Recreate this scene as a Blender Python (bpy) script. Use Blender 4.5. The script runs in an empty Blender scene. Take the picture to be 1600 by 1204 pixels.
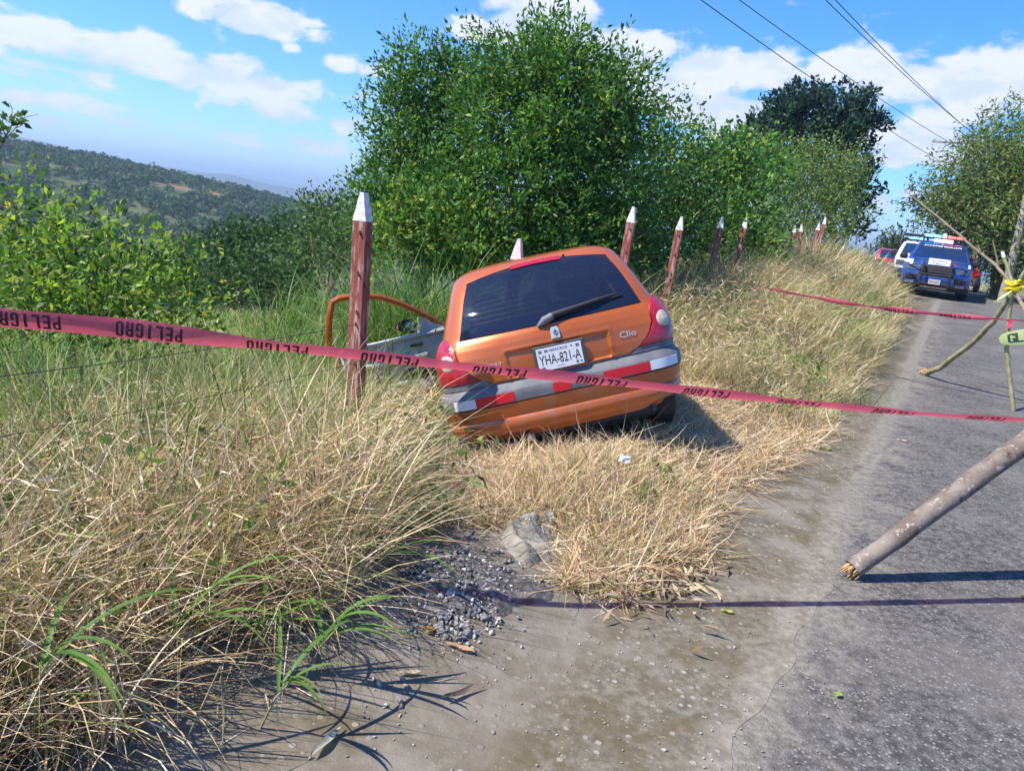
import bpy, math, random
import numpy as np
from mathutils import Vector, Matrix, Euler
rad = math.radians
rng = np.random.default_rng(11)
random.seed(11)
SC = bpy.context.scene
COL = SC.collection

# ------------------------------------------------------------------ camera
CH, PITCH, ROLL, FPX = 1.6, rad(12.6), rad(7.0), 1200.0
cam_d = bpy.data.cameras.new('camera')
cam_d.sensor_width = 36.0
cam_d.lens = 36.0 * FPX / 1600.0
cam_d.clip_start, cam_d.clip_end = 0.05, 30000
cam = bpy.data.objects.new('camera', cam_d)
COL.objects.link(cam)
_cp, _sp, _cr, _sr = math.cos(PITCH), math.sin(PITCH), math.cos(ROLL), math.sin(ROLL)
FW = np.array([0, _cp, -_sp]); _U0 = np.array([0, _sp, _cp]); _R0 = np.array([1., 0, 0])
RT = _cr * _R0 + _sr * _U0
UP = -_sr * _R0 + _cr * _U0
cam.matrix_world = Matrix(((RT[0], UP[0], -FW[0], 0), (RT[1], UP[1], -FW[1], 0), (RT[2], UP[2], -FW[2], CH), (0, 0, 0, 1)))
SC.camera = cam

def ray(px, py):
    return FW + RT * (px - 800) / FPX - UP * (py - 602) / FPX
def at(px, py, dist):
    """the point seen at a photo pixel, at a horizontal distance from the camera"""
    d = ray(px, py)
    return np.array([0, 0, CH]) + d * (dist / math.hypot(d[0], d[1]))
def azel(px, py):
    d = ray(px, py)
    return math.atan2(d[0], d[1]), math.atan2(d[2], math.hypot(d[0], d[1]))

# ------------------------------------------------------------------ world, sun, exposure
SUN_AZ, SUN_EL = rad(-108), rad(50)       # azimuth from +Y towards +X
SC.view_settings.view_transform = 'Standard'
SC.view_settings.look = 'None'
SC.view_settings.exposure = 1.05
SC.view_settings.gamma = 1.0
SC.view_settings.use_curve_mapping = False
SC.cycles.use_denoising = True
SC.cycles.max_bounces = 8
SC.cycles.diffuse_bounces = 3
SC.cycles.glossy_bounces = 3
SC.cycles.transmission_bounces = 4
SC.cycles.transparent_max_bounces = 8
SC.cycles.volume_bounces = 0
SC.cycles.caustics_reflective = False
SC.cycles.caustics_refractive = False

class NT:
    """small helper for node graphs"""
    def __init__(s, tree):
        s.t = tree; s.n = tree.nodes; s.l = tree.links
    def new(s, typ, **kw):
        n = s.n.new(typ)
        for k, v in kw.items():
            setattr(n, k, v)
        return n
    def put(s, sock, v):
        if hasattr(v, 'is_linked') or isinstance(v, bpy.types.NodeSocket):
            s.l.new(v, sock)
        else:
            sock.default_value = v
    def math(s, op, a, b=None, c=None, clamp=False):
        n = s.n.new('ShaderNodeMath'); n.operation = op; n.use_clamp = clamp
        s.put(n.inputs[0], a)
        if b is not None: s.put(n.inputs[1], b)
        if c is not None: s.put(n.inputs[2], c)
        return n.outputs[0]
    def vmath(s, op, a, b=None):
        n = s.n.new('ShaderNodeVectorMath'); n.operation = op
        s.put(n.inputs[0], a)
        if b is not None: s.put(n.inputs[1], b)
        return n.outputs[0]
    def mix(s, f, a, b, blend='MIX'):
        n = s.n.new('ShaderNodeMix'); n.data_type = 'RGBA'; n.blend_type = blend
        s.put(n.inputs[0], f)
        for i, v in ((6, a), (7, b)):
            if isinstance(v, (tuple, list)): v = (*v[:3], 1)
            s.put(n.inputs[i], v)
        return n.outputs[2]
    def noise(s, scale, detail=4, rough=.55, vec=None, dist=0):
        n = s.n.new('ShaderNodeTexNoise')
        n.inputs['Scale'].default_value = scale; n.inputs['Detail'].default_value = detail
        n.inputs['Roughness'].default_value = rough; n.inputs['Distortion'].default_value = dist
        if vec is not None: s.l.new(vec, n.inputs['Vector'])
        return n.outputs[0]
    def ramp(s, v, lo, hi, a=0., b=1.):
        n = s.n.new('ShaderNodeMapRange'); n.clamp = True; n.interpolation_type = 'SMOOTHSTEP'
        s.put(n.inputs[0], v); n.inputs[1].default_value = lo; n.inputs[2].default_value = hi
        n.inputs[3].default_value = a; n.inputs[4].default_value = b
        return n.outputs[0]

W = bpy.data.worlds.new('World'); SC.world = W; W.use_nodes = True
k = NT(W.node_tree); k.n.clear()
out = k.new('ShaderNodeOutputWorld'); bg = k.new('ShaderNodeBackground')
SKY_STRENGTH = 0.13
bg.inputs['Strength'].default_value = SKY_STRENGTH
sky = k.new('ShaderNodeTexSky', sky_type='NISHITA', sun_disc=False)
sky.sun_elevation = SUN_EL; sky.sun_rotation = SUN_AZ; sky.altitude = 200
sky.air_density = 1.0; sky.dust_density = 0.25; sky.ozone_density = 2.5
hs = k.new('ShaderNodeHueSaturation'); hs.inputs['Saturation'].default_value = 1.15; hs.inputs['Value'].default_value = 1.0
k.l.new(k.mix(1., sky.outputs[0], (.52, .68, .94), 'MULTIPLY'), hs.inputs['Color'])
tc = k.new('ShaderNodeTexCoord')
dv = k.vmath('NORMALIZE', tc.outputs['Generated'])
sx = k.new('ShaderNodeSeparateXYZ'); k.l.new(dv, sx.inputs[0])
azn = k.math('ARCTAN2', sx.outputs[0], sx.outputs[1])
eln = k.math('ARCSINE', sx.outputs[2])
# cumulus banks seen in the photograph: pixel centre, half width, half height (pixels), weight
BLOBS = [(398, 28, 80, 22, 1), (455, 75, 20, 9, .5), (60, 62, 75, 26, .9), (180, 85, 85, 26, .9), (300, 112, 90, 26, .95), (415, 140, 70, 22, .8), (250, 70, 40, 16, .6), (60, 105, 55, 16, .7), (150, 118, 60, 16, .6),
         (440, 175, 70, 15, .8), (350, 165, 40, 10, .6), (220, 195, 60, 9, .6), (90, 190, 50, 8, .55), (400, 225, 50, 7, .6), (520, 235, 40, 7, .6), (290, 230, 60, 6, .5), (60, 225, 50, 6, .45), (540, 190, 60, 14, .6), (120, 165, 90, 10, .6), (330, 205, 90, 8, .5), (470, 220, 60, 7, .5), (540, 105, 45, 13, .75), (570, 150, 30, 16, .6),
         (850, 25, 90, 32, 1.1), (760, 50, 45, 18, .9), (985, 85, 65, 34, 1.1), (1090, 112, 70, 24, 1), (1195, 110, 55, 26, 1), (1130, 175, 75, 30, 1), (1050, 150, 80, 30, .9),
         (1340, 115, 70, 26, 1), (1430, 130, 80, 26, .9), (1540, 125, 75, 34, 1.1), (1480, 185, 70, 26, .7), (1445, 225, 70, 26, 1.1), (1390, 245, 40, 14, .8), (1370, 310, 25, 12, .5), (1620, 130, 80, 40, 1), (1440, 305, 45, 10, .5),
         (-120, 40, 120, 30, .9), (1800, 120, 120, 40, 1), (700, -90, 120, 30, .8), (-250, 150, 120, 25, .7)]
tot = None
for (px, py, hw, hh, wt) in BLOBS:
    a, e = azel(px, py)
    da = k.math('MULTIPLY', k.math('SUBTRACT', azn, a), FPX / hw * .85)
    de = k.math('MULTIPLY', k.math('SUBTRACT', eln, e), FPX / hh * .85)
    q = k.math('ADD', k.math('MULTIPLY', da, da), k.math('MULTIPLY', de, de))
    g = k.math('MULTIPLY', k.math('EXPONENT', k.math('MULTIPLY', q, -1.)), wt)
    tot = g if tot is None else k.math('MAXIMUM', tot, g)
mp = k.new('ShaderNodeMapping'); mp.inputs['Scale'].default_value = (1, 1, 2.0); k.l.new(dv, mp.inputs[0])
n1 = k.noise(17., 9, .58, mp.outputs[0], .25)
n2 = k.noise(2.6, 5, .55, mp.outputs[0], .3)
gen = k.ramp(n2, .56, .75, 0, .42)        # scattered cumulus over the rest of the sky
dens = k.math('ADD', k.math('MAXIMUM', tot, gen), k.math('MULTIPLY', k.math('SUBTRACT', n1, .5), 2.1))
mask = k.ramp(dens, .27, .68)
mp2 = k.new('ShaderNodeMapping'); mp2.inputs['Scale'].default_value = (1, 1, 2.0); mp2.inputs['Location'].default_value = (.012, 0, -.045)
k.l.new(dv, mp2.inputs[0])
n3 = k.noise(17., 6, .58, mp2.outputs[0], .25)
lit = k.ramp(k.math('SUBTRACT', n1, n3), -.12, .12)
ccol = k.mix(lit, tuple(v / SKY_STRENGTH for v in (.40, .44, .54)), tuple(v / SKY_STRENGTH for v in (.50, .51, .555)))
above = k.ramp(eln, -.02, .03)
fin = k.mix(k.math('MULTIPLY', k.math('MULTIPLY', mask, above), .92), hs.outputs[0], ccol)
k.l.new(fin, bg.inputs['Color']); k.l.new(bg.outputs[0], out.inputs[0])

sd = bpy.data.lights.new('sun', 'SUN'); sd.energy = 4.3; sd.angle = rad(.53); sd.color = (1, .935, .83)
so = bpy.data.objects.new('sun', sd); COL.objects.link(so)
SUNV = Vector((math.sin(SUN_AZ) * math.cos(SUN_EL), math.cos(SUN_AZ) * math.cos(SUN_EL), math.sin(SUN_EL)))
so.rotation_euler = SUNV.to_track_quat('Z', 'Y').to_euler(); so.location = (-30, -10, 40)

# ------------------------------------------------------------------ object helpers
def tag(o, label=None, cat=None, group=None, kind=None):
    if label: o['label'] = label
    if cat: o['category'] = cat
    if group: o['group'] = group
    if kind: o['kind'] = kind
    return o
def empty(name, loc=(0, 0, 0), rot=(0, 0, 0)):
    o = bpy.data.objects.new(name, None); COL.objects.link(o)
    o.empty_display_size = .2; o.location = loc; o.rotation_euler = rot
    return o
def link(name, me, parent=None, m=None):
    o = bpy.data.objects.new(name, me); COL.objects.link(o)
    if m is not None: me.materials.clear(); me.materials.append(m)
    if parent is not None: o.parent = parent
    return o
def mesh(name, V, F, m=None, parent=None, smooth=False):
    me = bpy.data.meshes.new(name)
    me.from_pydata([tuple(map(float, v)) for v in V], [], [tuple(map(int, f)) for f in F])
    if smooth: me.polygons.foreach_set('use_smooth', [True] * len(me.polygons))
    me.update()
    return link(name, me, parent, m)
def bulk(name, V, F, m=None, parent=None, col=None, smooth=False):
    """big meshes from numpy arrays; all faces have the same corner count"""
    V = np.asarray(V, np.float32); F = np.asarray(F, np.int32)
    n, c = F.shape
    me = bpy.data.meshes.new(name)
    me.vertices.add(len(V)); me.vertices.foreach_set('co', V.ravel())
    me.loops.add(n * c); me.loops.foreach_set('vertex_index', F.ravel())
    me.polygons.add(n); me.polygons.foreach_set('loop_start', np.arange(0, n * c, c, dtype=np.int32))
    if smooth: me.polygons.foreach_set('use_smooth', np.ones(n, bool))
    if col is not None:
        at_ = me.attributes.new('col', 'FLOAT_COLOR', 'POINT')
        c4 = np.ones((len(V), 4), np.float32); c4[:, :3] = col
        at_.data.foreach_set('color', c4.ravel())
    me.update(calc_edges=True)
    return link(name, me, parent, m)
class MB:
    """collects shapes into one mesh"""
    def __init__(s): s.V = []; s.F = []
    def add(s, V, F):
        b = len(s.V); s.V += [tuple(v) for v in V]; s.F += [tuple(i + b for i in f) for f in F]; return s
    def box(s, c, d, M=None, bev=0.):
        hx, hy, hz = d[0] / 2, d[1] / 2, d[2] / 2
        b = min(bev, hx * .9, hy * .9, hz * .9)
        if b <= 0:
            V = [(x * hx, y * hy, z * hz) for x in (-1, 1) for y in (-1, 1) for z in (-1, 1)]
            F = [(0, 1, 3, 2), (4, 6, 7, 5), (0, 4, 5, 1), (2, 3, 7, 6), (0, 2, 6, 4), (1, 5, 7, 3)]
        else:
            V = []; idx = {}
            for x in (-1, 1):
                for y in (-1, 1):
                    for z in (-1, 1):
                        for a in range(3):
                            v = [x * (hx - (0 if a == 0 else b)), y * (hy - (0 if a == 1 else b)), z * (hz - (0 if a == 2 else b))]
                            idx[(x, y, z, a)] = len(V); V.append(tuple(v))
            F = []
            for x in (-1, 1): F.append(tuple(idx[(x, y, z, 0)] for y, z in ((-1, -1), (x, -x) if 0 else (1, -1), (1, 1), (-1, 1))))
            for y in (-1, 1): F.append(tuple(idx[(x, y, z, 1)] for x, z in ((-1, -1), (1, -1), (1, 1), (-1, 1))))
            for z in (-1, 1): F.append(tuple(idx[(x, y, z, 2)] for x, y in ((-1, -1), (1, -1), (1, 1), (-1, 1))))
            for x in (-1, 1):
                for y in (-1, 1): F.append((idx[(x, y, -1, 0)], idx[(x, y, 1, 0)], idx[(x, y, 1, 1)], idx[(x, y, -1, 1)]))
                for z in (-1, 1): F.append((idx[(x, -1, z, 0)], idx[(x, 1, z, 0)], idx[(x, 1, z, 2)], idx[(x, -1, z, 2)]))
            for y in (-1, 1):
                for z in (-1, 1): F.append((idx[(-1, y, z, 1)], idx[(1, y, z, 1)], idx[(1, y, z, 2)], idx[(-1, y, z, 2)]))
            for x in (-1, 1):
                for y in (-1, 1):
                    for z in (-1, 1): F.append((idx[(x, y, z, 0)], idx[(x, y, z, 1)], idx[(x, y, z, 2)]))
        c = Vector(c)
        V = [(M @ Vector(v) if M is not None else Vector(v)) + c for v in V]
        return s.add(V, F)
    def tube(s, pts, r, n=8, cap=True):
        pts = [Vector(p) for p in pts]
        rr = r if hasattr(r, '__len__') else [r] * len(pts)
        V = []; F = []; prev = None
        for i, p in enumerate(pts):
            d = (pts[min(i + 1, len(pts) - 1)] - pts[max(i - 1, 0)]).normalized()
            if prev is None:
                a = d.orthogonal().normalized()
            else:
                a = (prev - d * prev.dot(d))
                a = a.normalized() if a.length > 1e-6 else d.orthogonal().normalized()
            prev = a; b = d.cross(a)
            for j in range(n):
                t = 2 * math.pi * j / n
                V.append(p + (a * math.cos(t) + b * math.sin(t)) * rr[i])
        for i in range(len(pts) - 1):
            for j in range(n):
                F.append((i * n + j, i * n + (j + 1) % n, (i + 1) * n + (j + 1) % n, (i + 1) * n + j))
        if cap:
            F.append(tuple(range(n))[::-1]); F.append(tuple((len(pts) - 1) * n + j for j in range(n)))
        return s.add(V, F)
    def lathe(s, prof, c=(0, 0, 0), n=24, axis='X'):
        """profile of (radius, height along the axis)"""
        V = []; F = []
        for (r, h) in prof:
            for j in range(n):
                t = 2 * math.pi * j / n
                p = (h, r * math.cos(t), r * math.sin(t)) if axis == 'X' else (r * math.cos(t), h, r * math.sin(t)) if axis == 'Y' else (r * math.cos(t), r * math.sin(t), h)
                V.append(Vector(p) + Vector(c))
        for i in range(len(prof) - 1):
            for j in range(n):
                F.append((i * n + j, i * n + (j + 1) % n, (i + 1) * n + (j + 1) % n, (i + 1) * n + j))
        F.append(tuple(range(n))); F.append(tuple((len(prof) - 1) * n + j for j in range(n))[::-1])
        return s.add(V, F)
    def build(s, name, m=None, parent=None, smooth=False):
        import bmesh
        me = bpy.data.meshes.new(name); me.from_pydata([tuple(v) for v in s.V], [], s.F)
        bm = bmesh.new(); bm.from_mesh(me); bmesh.ops.recalc_face_normals(bm, faces=bm.faces); bm.to_mesh(me); bm.free()
        if smooth:
            me.polygons.foreach_set('use_smooth', [True] * len(me.polygons))
            me.set_sharp_from_angle(angle=rad(40))
        me.update()
        return link(name, me, parent, m)
_tc = {}
def text_mesh(body, size=1., extrude=0., offset=0., sx=1., align='CENTER'):
    key = (body, size, extrude, offset, sx, align)
    if key in _tc: return _tc[key]
    cu = bpy.data.curves.new('lettering', 'FONT'); cu.body = body; cu.size = size; cu.extrude = extrude; cu.offset = offset
    cu.align_x = align; cu.align_y = 'CENTER'; cu.resolution_u = 3
    o = bpy.data.objects.new('lettering', cu); COL.objects.link(o)
    me = bpy.data.meshes.new_from_object(o.evaluated_get(bpy.context.evaluated_depsgraph_get()))
    bpy.data.objects.remove(o); bpy.data.curves.remove(cu)
    V = np.array([v.co for v in me.vertices]); V[:, 0] *= sx
    F = [tuple(p.vertices) for p in me.polygons]
    bpy.data.meshes.remove(me)
    _tc[key] = (V, F)
    return V, F
def lettering(body, h, M, m, parent, width=None, extrude=.0008, offset=0., mirror=False, name='lettering'):
    """flat raised letters: M maps (x along text, y up, z out)"""
    V, F = text_mesh(body, 1., 0., offset)
    V = V.copy(); lo, hi = V.min(0), V.max(0)
    V[:, :2] -= ((lo + hi) / 2)[:2]
    sy = h / (hi[1] - lo[1]); sxx = (width / (hi[0] - lo[0])) if width else sy
    V[:, 0] *= sxx * (-1 if mirror else 1); V[:, 1] *= sy; V[:, 2] = extrude
    VV = [M @ Vector(v) for v in V]
    return mesh(name, VV, F if not mirror else [f[::-1] for f in F], m, parent)

# ------------------------------------------------------------------ materials
def pmat(name, base, rough=.6, spec=.4, metal=0., vary=None, vscale=8., bump=0., bscale=60., coat=0., emit=None, estr=0., detail=5):
    m = bpy.data.materials.new(name); m.use_nodes = True
    t = NT(m.node_tree); b = t.n['Principled BSDF']
    b.inputs['Roughness'].default_value = rough; b.inputs['Metallic'].default_value = metal
    b.inputs['Specular IOR Level'].default_value = spec
    if coat: b.inputs['Coat Weight'].default_value = coat; b.inputs['Coat Roughness'].default_value = .06
    o = t.new('ShaderNodeTexCoord').outputs['Object']
    if vary is not None:
        n = t.ramp(t.noise(vscale, detail, .6, o), .35, .68)
        t.l.new(t.mix(n, base, vary), b.inputs['Base Color'])
    else:
        b.inputs['Base Color'].default_value = (*base, 1)
    if bump:
        bn = t.new('ShaderNodeBump'); bn.inputs['Strength'].default_value = bump; bn.inputs['Distance'].default_value = .01
        t.l.new(t.noise(bscale, 4, .6, o), bn.inputs['Height']); t.l.new(bn.outputs[0], b.inputs['Normal'])
    if emit: b.inputs['Emission Color'].default_value = (*emit, 1); b.inputs['Emission Strength'].default_value = estr
    return m
def leaf_mat(name, rough=.5, spec=.35, trans=.3, tint=(1.15, 1.2, .7)):
    m = bpy.data.materials.new(name); m.use_nodes = True
    t = NT(m.node_tree); b = t.n['Principled BSDF']; o = t.n['Material Output']
    a = t.new('ShaderNodeAttribute', attribute_name='col')
    t.l.new(a.outputs['Color'], b.inputs['Base Color'])
    b.inputs['Roughness'].default_value = rough; b.inputs['Specular IOR Level'].default_value = spec
    tr = t.new('ShaderNodeBsdfTranslucent'); t.l.new(t.mix(1., a.outputs['Color'], tint, 'MULTIPLY'), tr.inputs[0])
    mx = t.new('ShaderNodeMixShader'); mx.inputs[0].default_value = trans
    t.l.new(b.outputs[0], mx.inputs[1]); t.l.new(tr.outputs[0], mx.inputs[2]); t.l.new(mx.outputs[0], o.inputs[0])
    return m
def glass_mat(name, tint=(.05, .07, .08), see=.35, rough=.02, refl=(1, 1, 1)):
    """thin tinted pane: part of the light passes, the rest meets a dark film, with a fresnel sheen on top"""
    m = bpy.data.materials.new(name); m.use_nodes = True
    t = NT(m.node_tree); b = t.n['Principled BSDF']; o = t.n['Material Output']
    b.inputs['Base Color'].default_value = (*tint, 1); b.inputs['Roughness'].default_value = rough
    b.inputs['Specular IOR Level'].default_value = .7; b.inputs['Specular Tint'].default_value = (*refl, 1)
    tr = t.new('ShaderNodeBsdfTransparent'); tr.inputs[0].default_value = (.55, .72, .80, 1)
    f = t.new('ShaderNodeFresnel'); f.inputs[0].default_value = 1.5
    w = t.math('MULTIPLY', t.math('SUBTRACT', 1., f.outputs[0]), see)
    mx = t.new('ShaderNodeMixShader'); t.l.new(w, mx.inputs[0])
    t.l.new(b.outputs[0], mx.inputs[1]); t.l.new(tr.outputs[0], mx.inputs[2]); t.l.new(mx.outputs[0], o.inputs[0])
    return m

M = {}
M['leaf'] = leaf_mat('leaf', .5, .3, .42)
M['straw'] = leaf_mat('straw', .65, .2, .25, (1.05, 1., .85))
M['blade'] = leaf_mat('grass_blade', .5, .3, .35)
M['far_leaf'] = leaf_mat('far_leaf', .8, .1, .15)
M['bark'] = pmat('bark', (.13, .10, .075), .9, .2, vary=(.24, .20, .16), vscale=14, bump=.8, bscale=35)
M['black'] = pmat('black_plastic', (.018, .018, .02), .5)
M['rubber'] = pmat('rubber', (.02, .02, .021), .8, .25, vary=(.05, .045, .04), vscale=10)
M['dark'] = pmat('dark_trim', (.03, .03, .033), .6)
# ------------------------------------------------------------------ the lie of the land
# road frame: s metres along the road, t metres to its right
UA = rad(28.5)
UX, UY, NX, NY = math.sin(UA), math.cos(UA), math.cos(UA), -math.sin(UA)
def st(x, y): return x * UX + y * UY, x * NX + y * NY
def xy(s, t): return s * UX + t * NX, s * UY + t * NY
TS = np.array([-60, -14, -8, -5, -4.2, -3.1, -2.3, -1.65, -1.05, -.25, 2.5, 5.5, 7, 12, 40.])
SS = np.array([-40, 0, 3, 4.7, 5.4, 6.7, 7.5, 10, 14, 20, 28, 36, 45, 60, 90, 200.])
ZT = np.array([
    [-2.5, -.8, -.5, -.35, -.3, -.1, 0, .03, 0, 0, .03, 0, .1, .3, .5],
    [-2.5, -.8, -.5, -.35, -.3, -.1, 0, .03, 0, 0, .03, 0, .1, .3, .5],
    [-2.5, -.8, -.5, -.38, -.32, -.12, 0, .06, 0, 0, .03, 0, .1, .3, .5],
    [-2.5, -.8, -.6, -.55, -.5, -.33, -.1, .12, .03, 0, .03, 0, .1, .3, .5],
    [-2.5, -.8, -.6, -.58, -.52, -.33, -.06, .18, .05, 0, .03, 0, .1, .3, .5],
    [-2.5, -.8, -.6, -.6, -.56, -.26, .03, .22, .05, .01, .04, .01, .1, .3, .5],
    [-2.5, -.7, -.5, -.5, -.42, -.12, .13, .26, .07, .02, .05, .02, .1, .3, .5],
    [-2.4, -.5, -.2, 0, .05, .32, .45, .38, .12, .06, .09, .06, .2, .4, .6],
    [-2.2, -.3, .1, .3, .4, .60, .72, .56, .24, .16, .19, .16, .3, .5, .8],
    [-2.0, -.1, .4, .8, .85, .90, .96, .80, .46, .35, .38, .36, .5, .8, 1.],
    [-1.8, .2, .7, 1., 1.05, 1.25, 1.12, .64, .575, .56, .59, .57, .7, 1., 1.2],
    [-1.8, .3, .8, 1.05, 1.1, 1.15, 1.05, .72, .675, .66, .68, .66, .8, 1.1, 1.3],
    [-1.8, .2, .6, .9, .95, 1., .92, .66, .63, .62, .64, .62, .75, 1.05, 1.3],
    [-2.0, -.1, .1, .2, .25, .3, .3, .25, .2, .15, .17, .15, .25, .5, .8],
    [-3.0, -1.5, -1.4, -1.3, -1.3, -1.3, -1.3, -1.3, -1.3, -1.3, -1.3, -1.3, -1.2, -1, -.8],
    [-8, -7, -7, -7, -7, -7, -7, -7, -7, -7, -7, -7, -7, -7, -7]])
def _interp(s, t):
    s = np.clip(s, SS[0], SS[-1] - 1e-6); t = np.clip(t, TS[0], TS[-1] - 1e-6)
    i = np.clip(np.searchsorted(SS, s, 'right') - 1, 0, len(SS) - 2)
    j = np.clip(np.searchsorted(TS, t, 'right') - 1, 0, len(TS) - 2)
    a = (s - SS[i]) / (SS[i + 1] - SS[i]); b = (t - TS[j]) / (TS[j + 1] - TS[j])
    a = a * a * (3 - 2 * a) * .6 + a * .4
    return (ZT[i, j] * (1 - a) + ZT[i + 1, j] * a) * (1 - b) + (ZT[i, j + 1] * (1 - a) + ZT[i + 1, j + 1] * a) * b
def wob(x, y, f, ph=0.):
    return (np.sin(x * f + 1.3 * np.sin(y * f * .7 + ph) + ph) + np.sin(y * f * 1.31 + 1.1 * np.sin(x * f * .83 - ph) + 2 * ph)) * .5
def sst(v, a, b):
    u = np.clip((v - a) / (b - a), 0, 1); return u * u * (3 - 2 * u)
AZK = rad(np.array([-180, -75, -50, -36, -30, -25, -20, -15, -10, 5, 180.])) if False else np.radians([-180, -75, -50, -36, -30, -25, -20, -15, -10, 5, 180.])
TOPK = np.array([.5, .9, .8, .55, .2, -.25, -.65, -1.2, -1.6, -2.2, -2.2])
def H(x, y):
    x = np.asarray(x, float); y = np.asarray(y, float)
    s, t = st(x, y); r = np.hypot(x, y) + 1e-9; az = np.arctan2(x, y)
    near = _interp(s, t)
    # the open valley on the left and the slope beyond it
    top = 1.6 + 420 * np.tan(np.radians(np.interp(az, AZK, TOPK)))
    lr = np.log(r)
    lv = np.interp(lr, np.log([1, 10, 14, 20, 30, 60, 110, 160]), [-.6, -.6, -1.1, -2.6, -5.5, -13, -22, -25.])
    up = sst(r, 150, 420)
    left = lv + (top - lv) * up
    left = np.where(r > 420, top - (r - 420) * .05, left)
    left = np.maximum(left, -70)
    left += wob(x, y, .021, .4) * 2.2 * sst(r, 60, 200) * (1 - sst(r, 500, 800)) + wob(x, y, .006, 1.) * 3 * sst(r, 120, 300) * (1 - sst(r, 380, 420) * .7)
    right = np.interp(lr, np.log([1, 60, 100, 200, 500, 1200]), [.2, .1, -1.6, -7, -28, -70.])
    wr = sst(np.degrees(az), 2, 14) * (1 - sst(np.degrees(az), 120, 170))
    r0 = 10 + 47 * wr; r1 = 18 + 72 * wr
    far = left * (1 - wr) + right * wr
    z = near * (1 - sst(r, r0, r1)) + far * sst(r, r0, r1)
    # blue ridges on the horizon
    a1 = np.interp(np.degrees(az), [-180, -60, -40, -36, -33, -30, -27, -22, -17, -12, 180], [.6, 1.2, 1.35, 1.3, .95, .5, .25, .12, -.15, -.4, -.1])
    a1 = a1 + .09 * np.sin(az * 47) + .05 * np.sin(az * 101 + 1)
    zr = 1.6 + 2600 * np.tan(np.radians(a1)); w = np.exp(-((r - 2600) / 420) ** 2)
    z = z * (1 - w) + np.maximum(zr, z) * w
    a2 = .16 + .12 * np.sin(az * 13 + .6) + .06 * np.sin(az * 37 + 2) + .03 * np.sin(az * 83)
    zr = 1.6 + 5600 * np.tan(np.radians(a2)); w = np.exp(-((r - 5600) / 600) ** 2)
    z = z * (1 - w) + np.maximum(zr, z) * w
    # fine lumps where it is not road
    off = np.clip(-1.05 - t, 0, .8) / .8 + np.clip(t - 5.6, 0, 1)
    z = z + np.minimum(off, 1) * (wob(x, y, 2.3) * .035 + wob(x, y, .7, 2.) * .05) * (r < 60)
    return z
def road_shift(s):
    u = np.clip(s - 36, 0, None); return -.022 * u * u
def Hp(x, y): return float(H(np.array([x]), np.array([y]))[0])

def polar_ground():
    az = np.concatenate([np.radians(np.arange(-180, -60, 4)), np.radians(np.arange(-60, 60, .5)), np.radians(np.arange(60, 180, 4))])
    r = np.concatenate([np.geomspace(.4, 60, 150), np.geomspace(62, 7000, 110)])
    A, Rr = np.meshgrid(az, r)
    X = Rr * np.sin(A); Y = Rr * np.cos(A); Z = H(X, Y)
    s, t = st(X, Y)
    rs = road_shift(s)
    under = (t > -1.9) & (t < 5.9 + rs) & (s < 62) & (s > -42)
    under &= ~((t < -1.0) & (s > 3.0))
    Z = Z - .05 * under
    n, mcol = A.shape
    V = np.stack([X.ravel(), Y.ravel(), Z.ravel()], 1)
    i = np.arange(n - 1)[:, None]; j = np.arange(mcol)[None, :]; j2 = (j + 1) % mcol
    F = np.stack([(i * mcol + j), (i * mcol + j2), ((i + 1) * mcol + j2), ((i + 1) * mcol + j)], -1).reshape(-1, 4)
    V = np.concatenate([V, [[0, 0, Hp(0, 0) - .05]]])
    o = bulk('ground', V, F, smooth=True)
    return o
def ground_mat():
    m = bpy.data.materials.new('ground_soil'); m.use_nodes = True
    t = NT(m.node_tree); b = t.n['Principled BSDF']; b.inputs['Roughness'].default_value = .95; b.inputs['Specular IOR Level'].default_value = .1
    o = t.new('ShaderNodeTexCoord').outputs['Object']
    sp = t.new('ShaderNodeSeparateXYZ'); t.l.new(o, sp.inputs[0])
    r = t.math('SQRT', t.math('ADD', t.math('MULTIPLY', sp.outputs[0], sp.outputs[0]), t.math('MULTIPLY', sp.outputs[1], sp.outputs[1])))
    soil = t.mix(t.ramp(t.noise(3., 6, .65, o), .35, .65), (.20, .145, .085), (.33, .26, .15))
    soil = t.mix(t.ramp(t.noise(40., 3, .6, o), .4, .7), soil, (.16, .12, .07))
    field = t.mix(t.ramp(t.noise(.5, 5, .6, o), .35, .65), (.13, .18, .045), (.22, .24, .09))
    slope = t.mix(t.ramp(t.noise(.035, 6, .65, o), .38, .62), (.045, .075, .024), (.105, .115, .045))
    slope = t.mix(t.ramp(t.noise(.012, 3, .5, o), .60, .70), slope, (.26, .17, .10))
    far = t.mix(t.ramp(t.noise(.004, 5, .6, o), .4, .6), (.04, .065, .025), (.07, .09, .035))
    c = t.mix(t.ramp(r, 7.5, 11), soil, field)
    c = t.mix(t.ramp(r, 20, 45), c, slope)
    c = t.mix(t.ramp(r, 450, 900), c, far)
    t.l.new(c, b.inputs['Base Color'])
    bn = t.new('ShaderNodeBump'); bn.inputs['Strength'].default_value = .7; bn.inputs['Distance'].default_value = .03
    t.l.new(t.noise(25, 5, .65, o), bn.inputs['Height']); t.l.new(bn.outputs[0], b.inputs['Normal'])
    return m
g = polar_ground(); g.data.materials.append(ground_mat()); tag(g, kind='structure')

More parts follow.
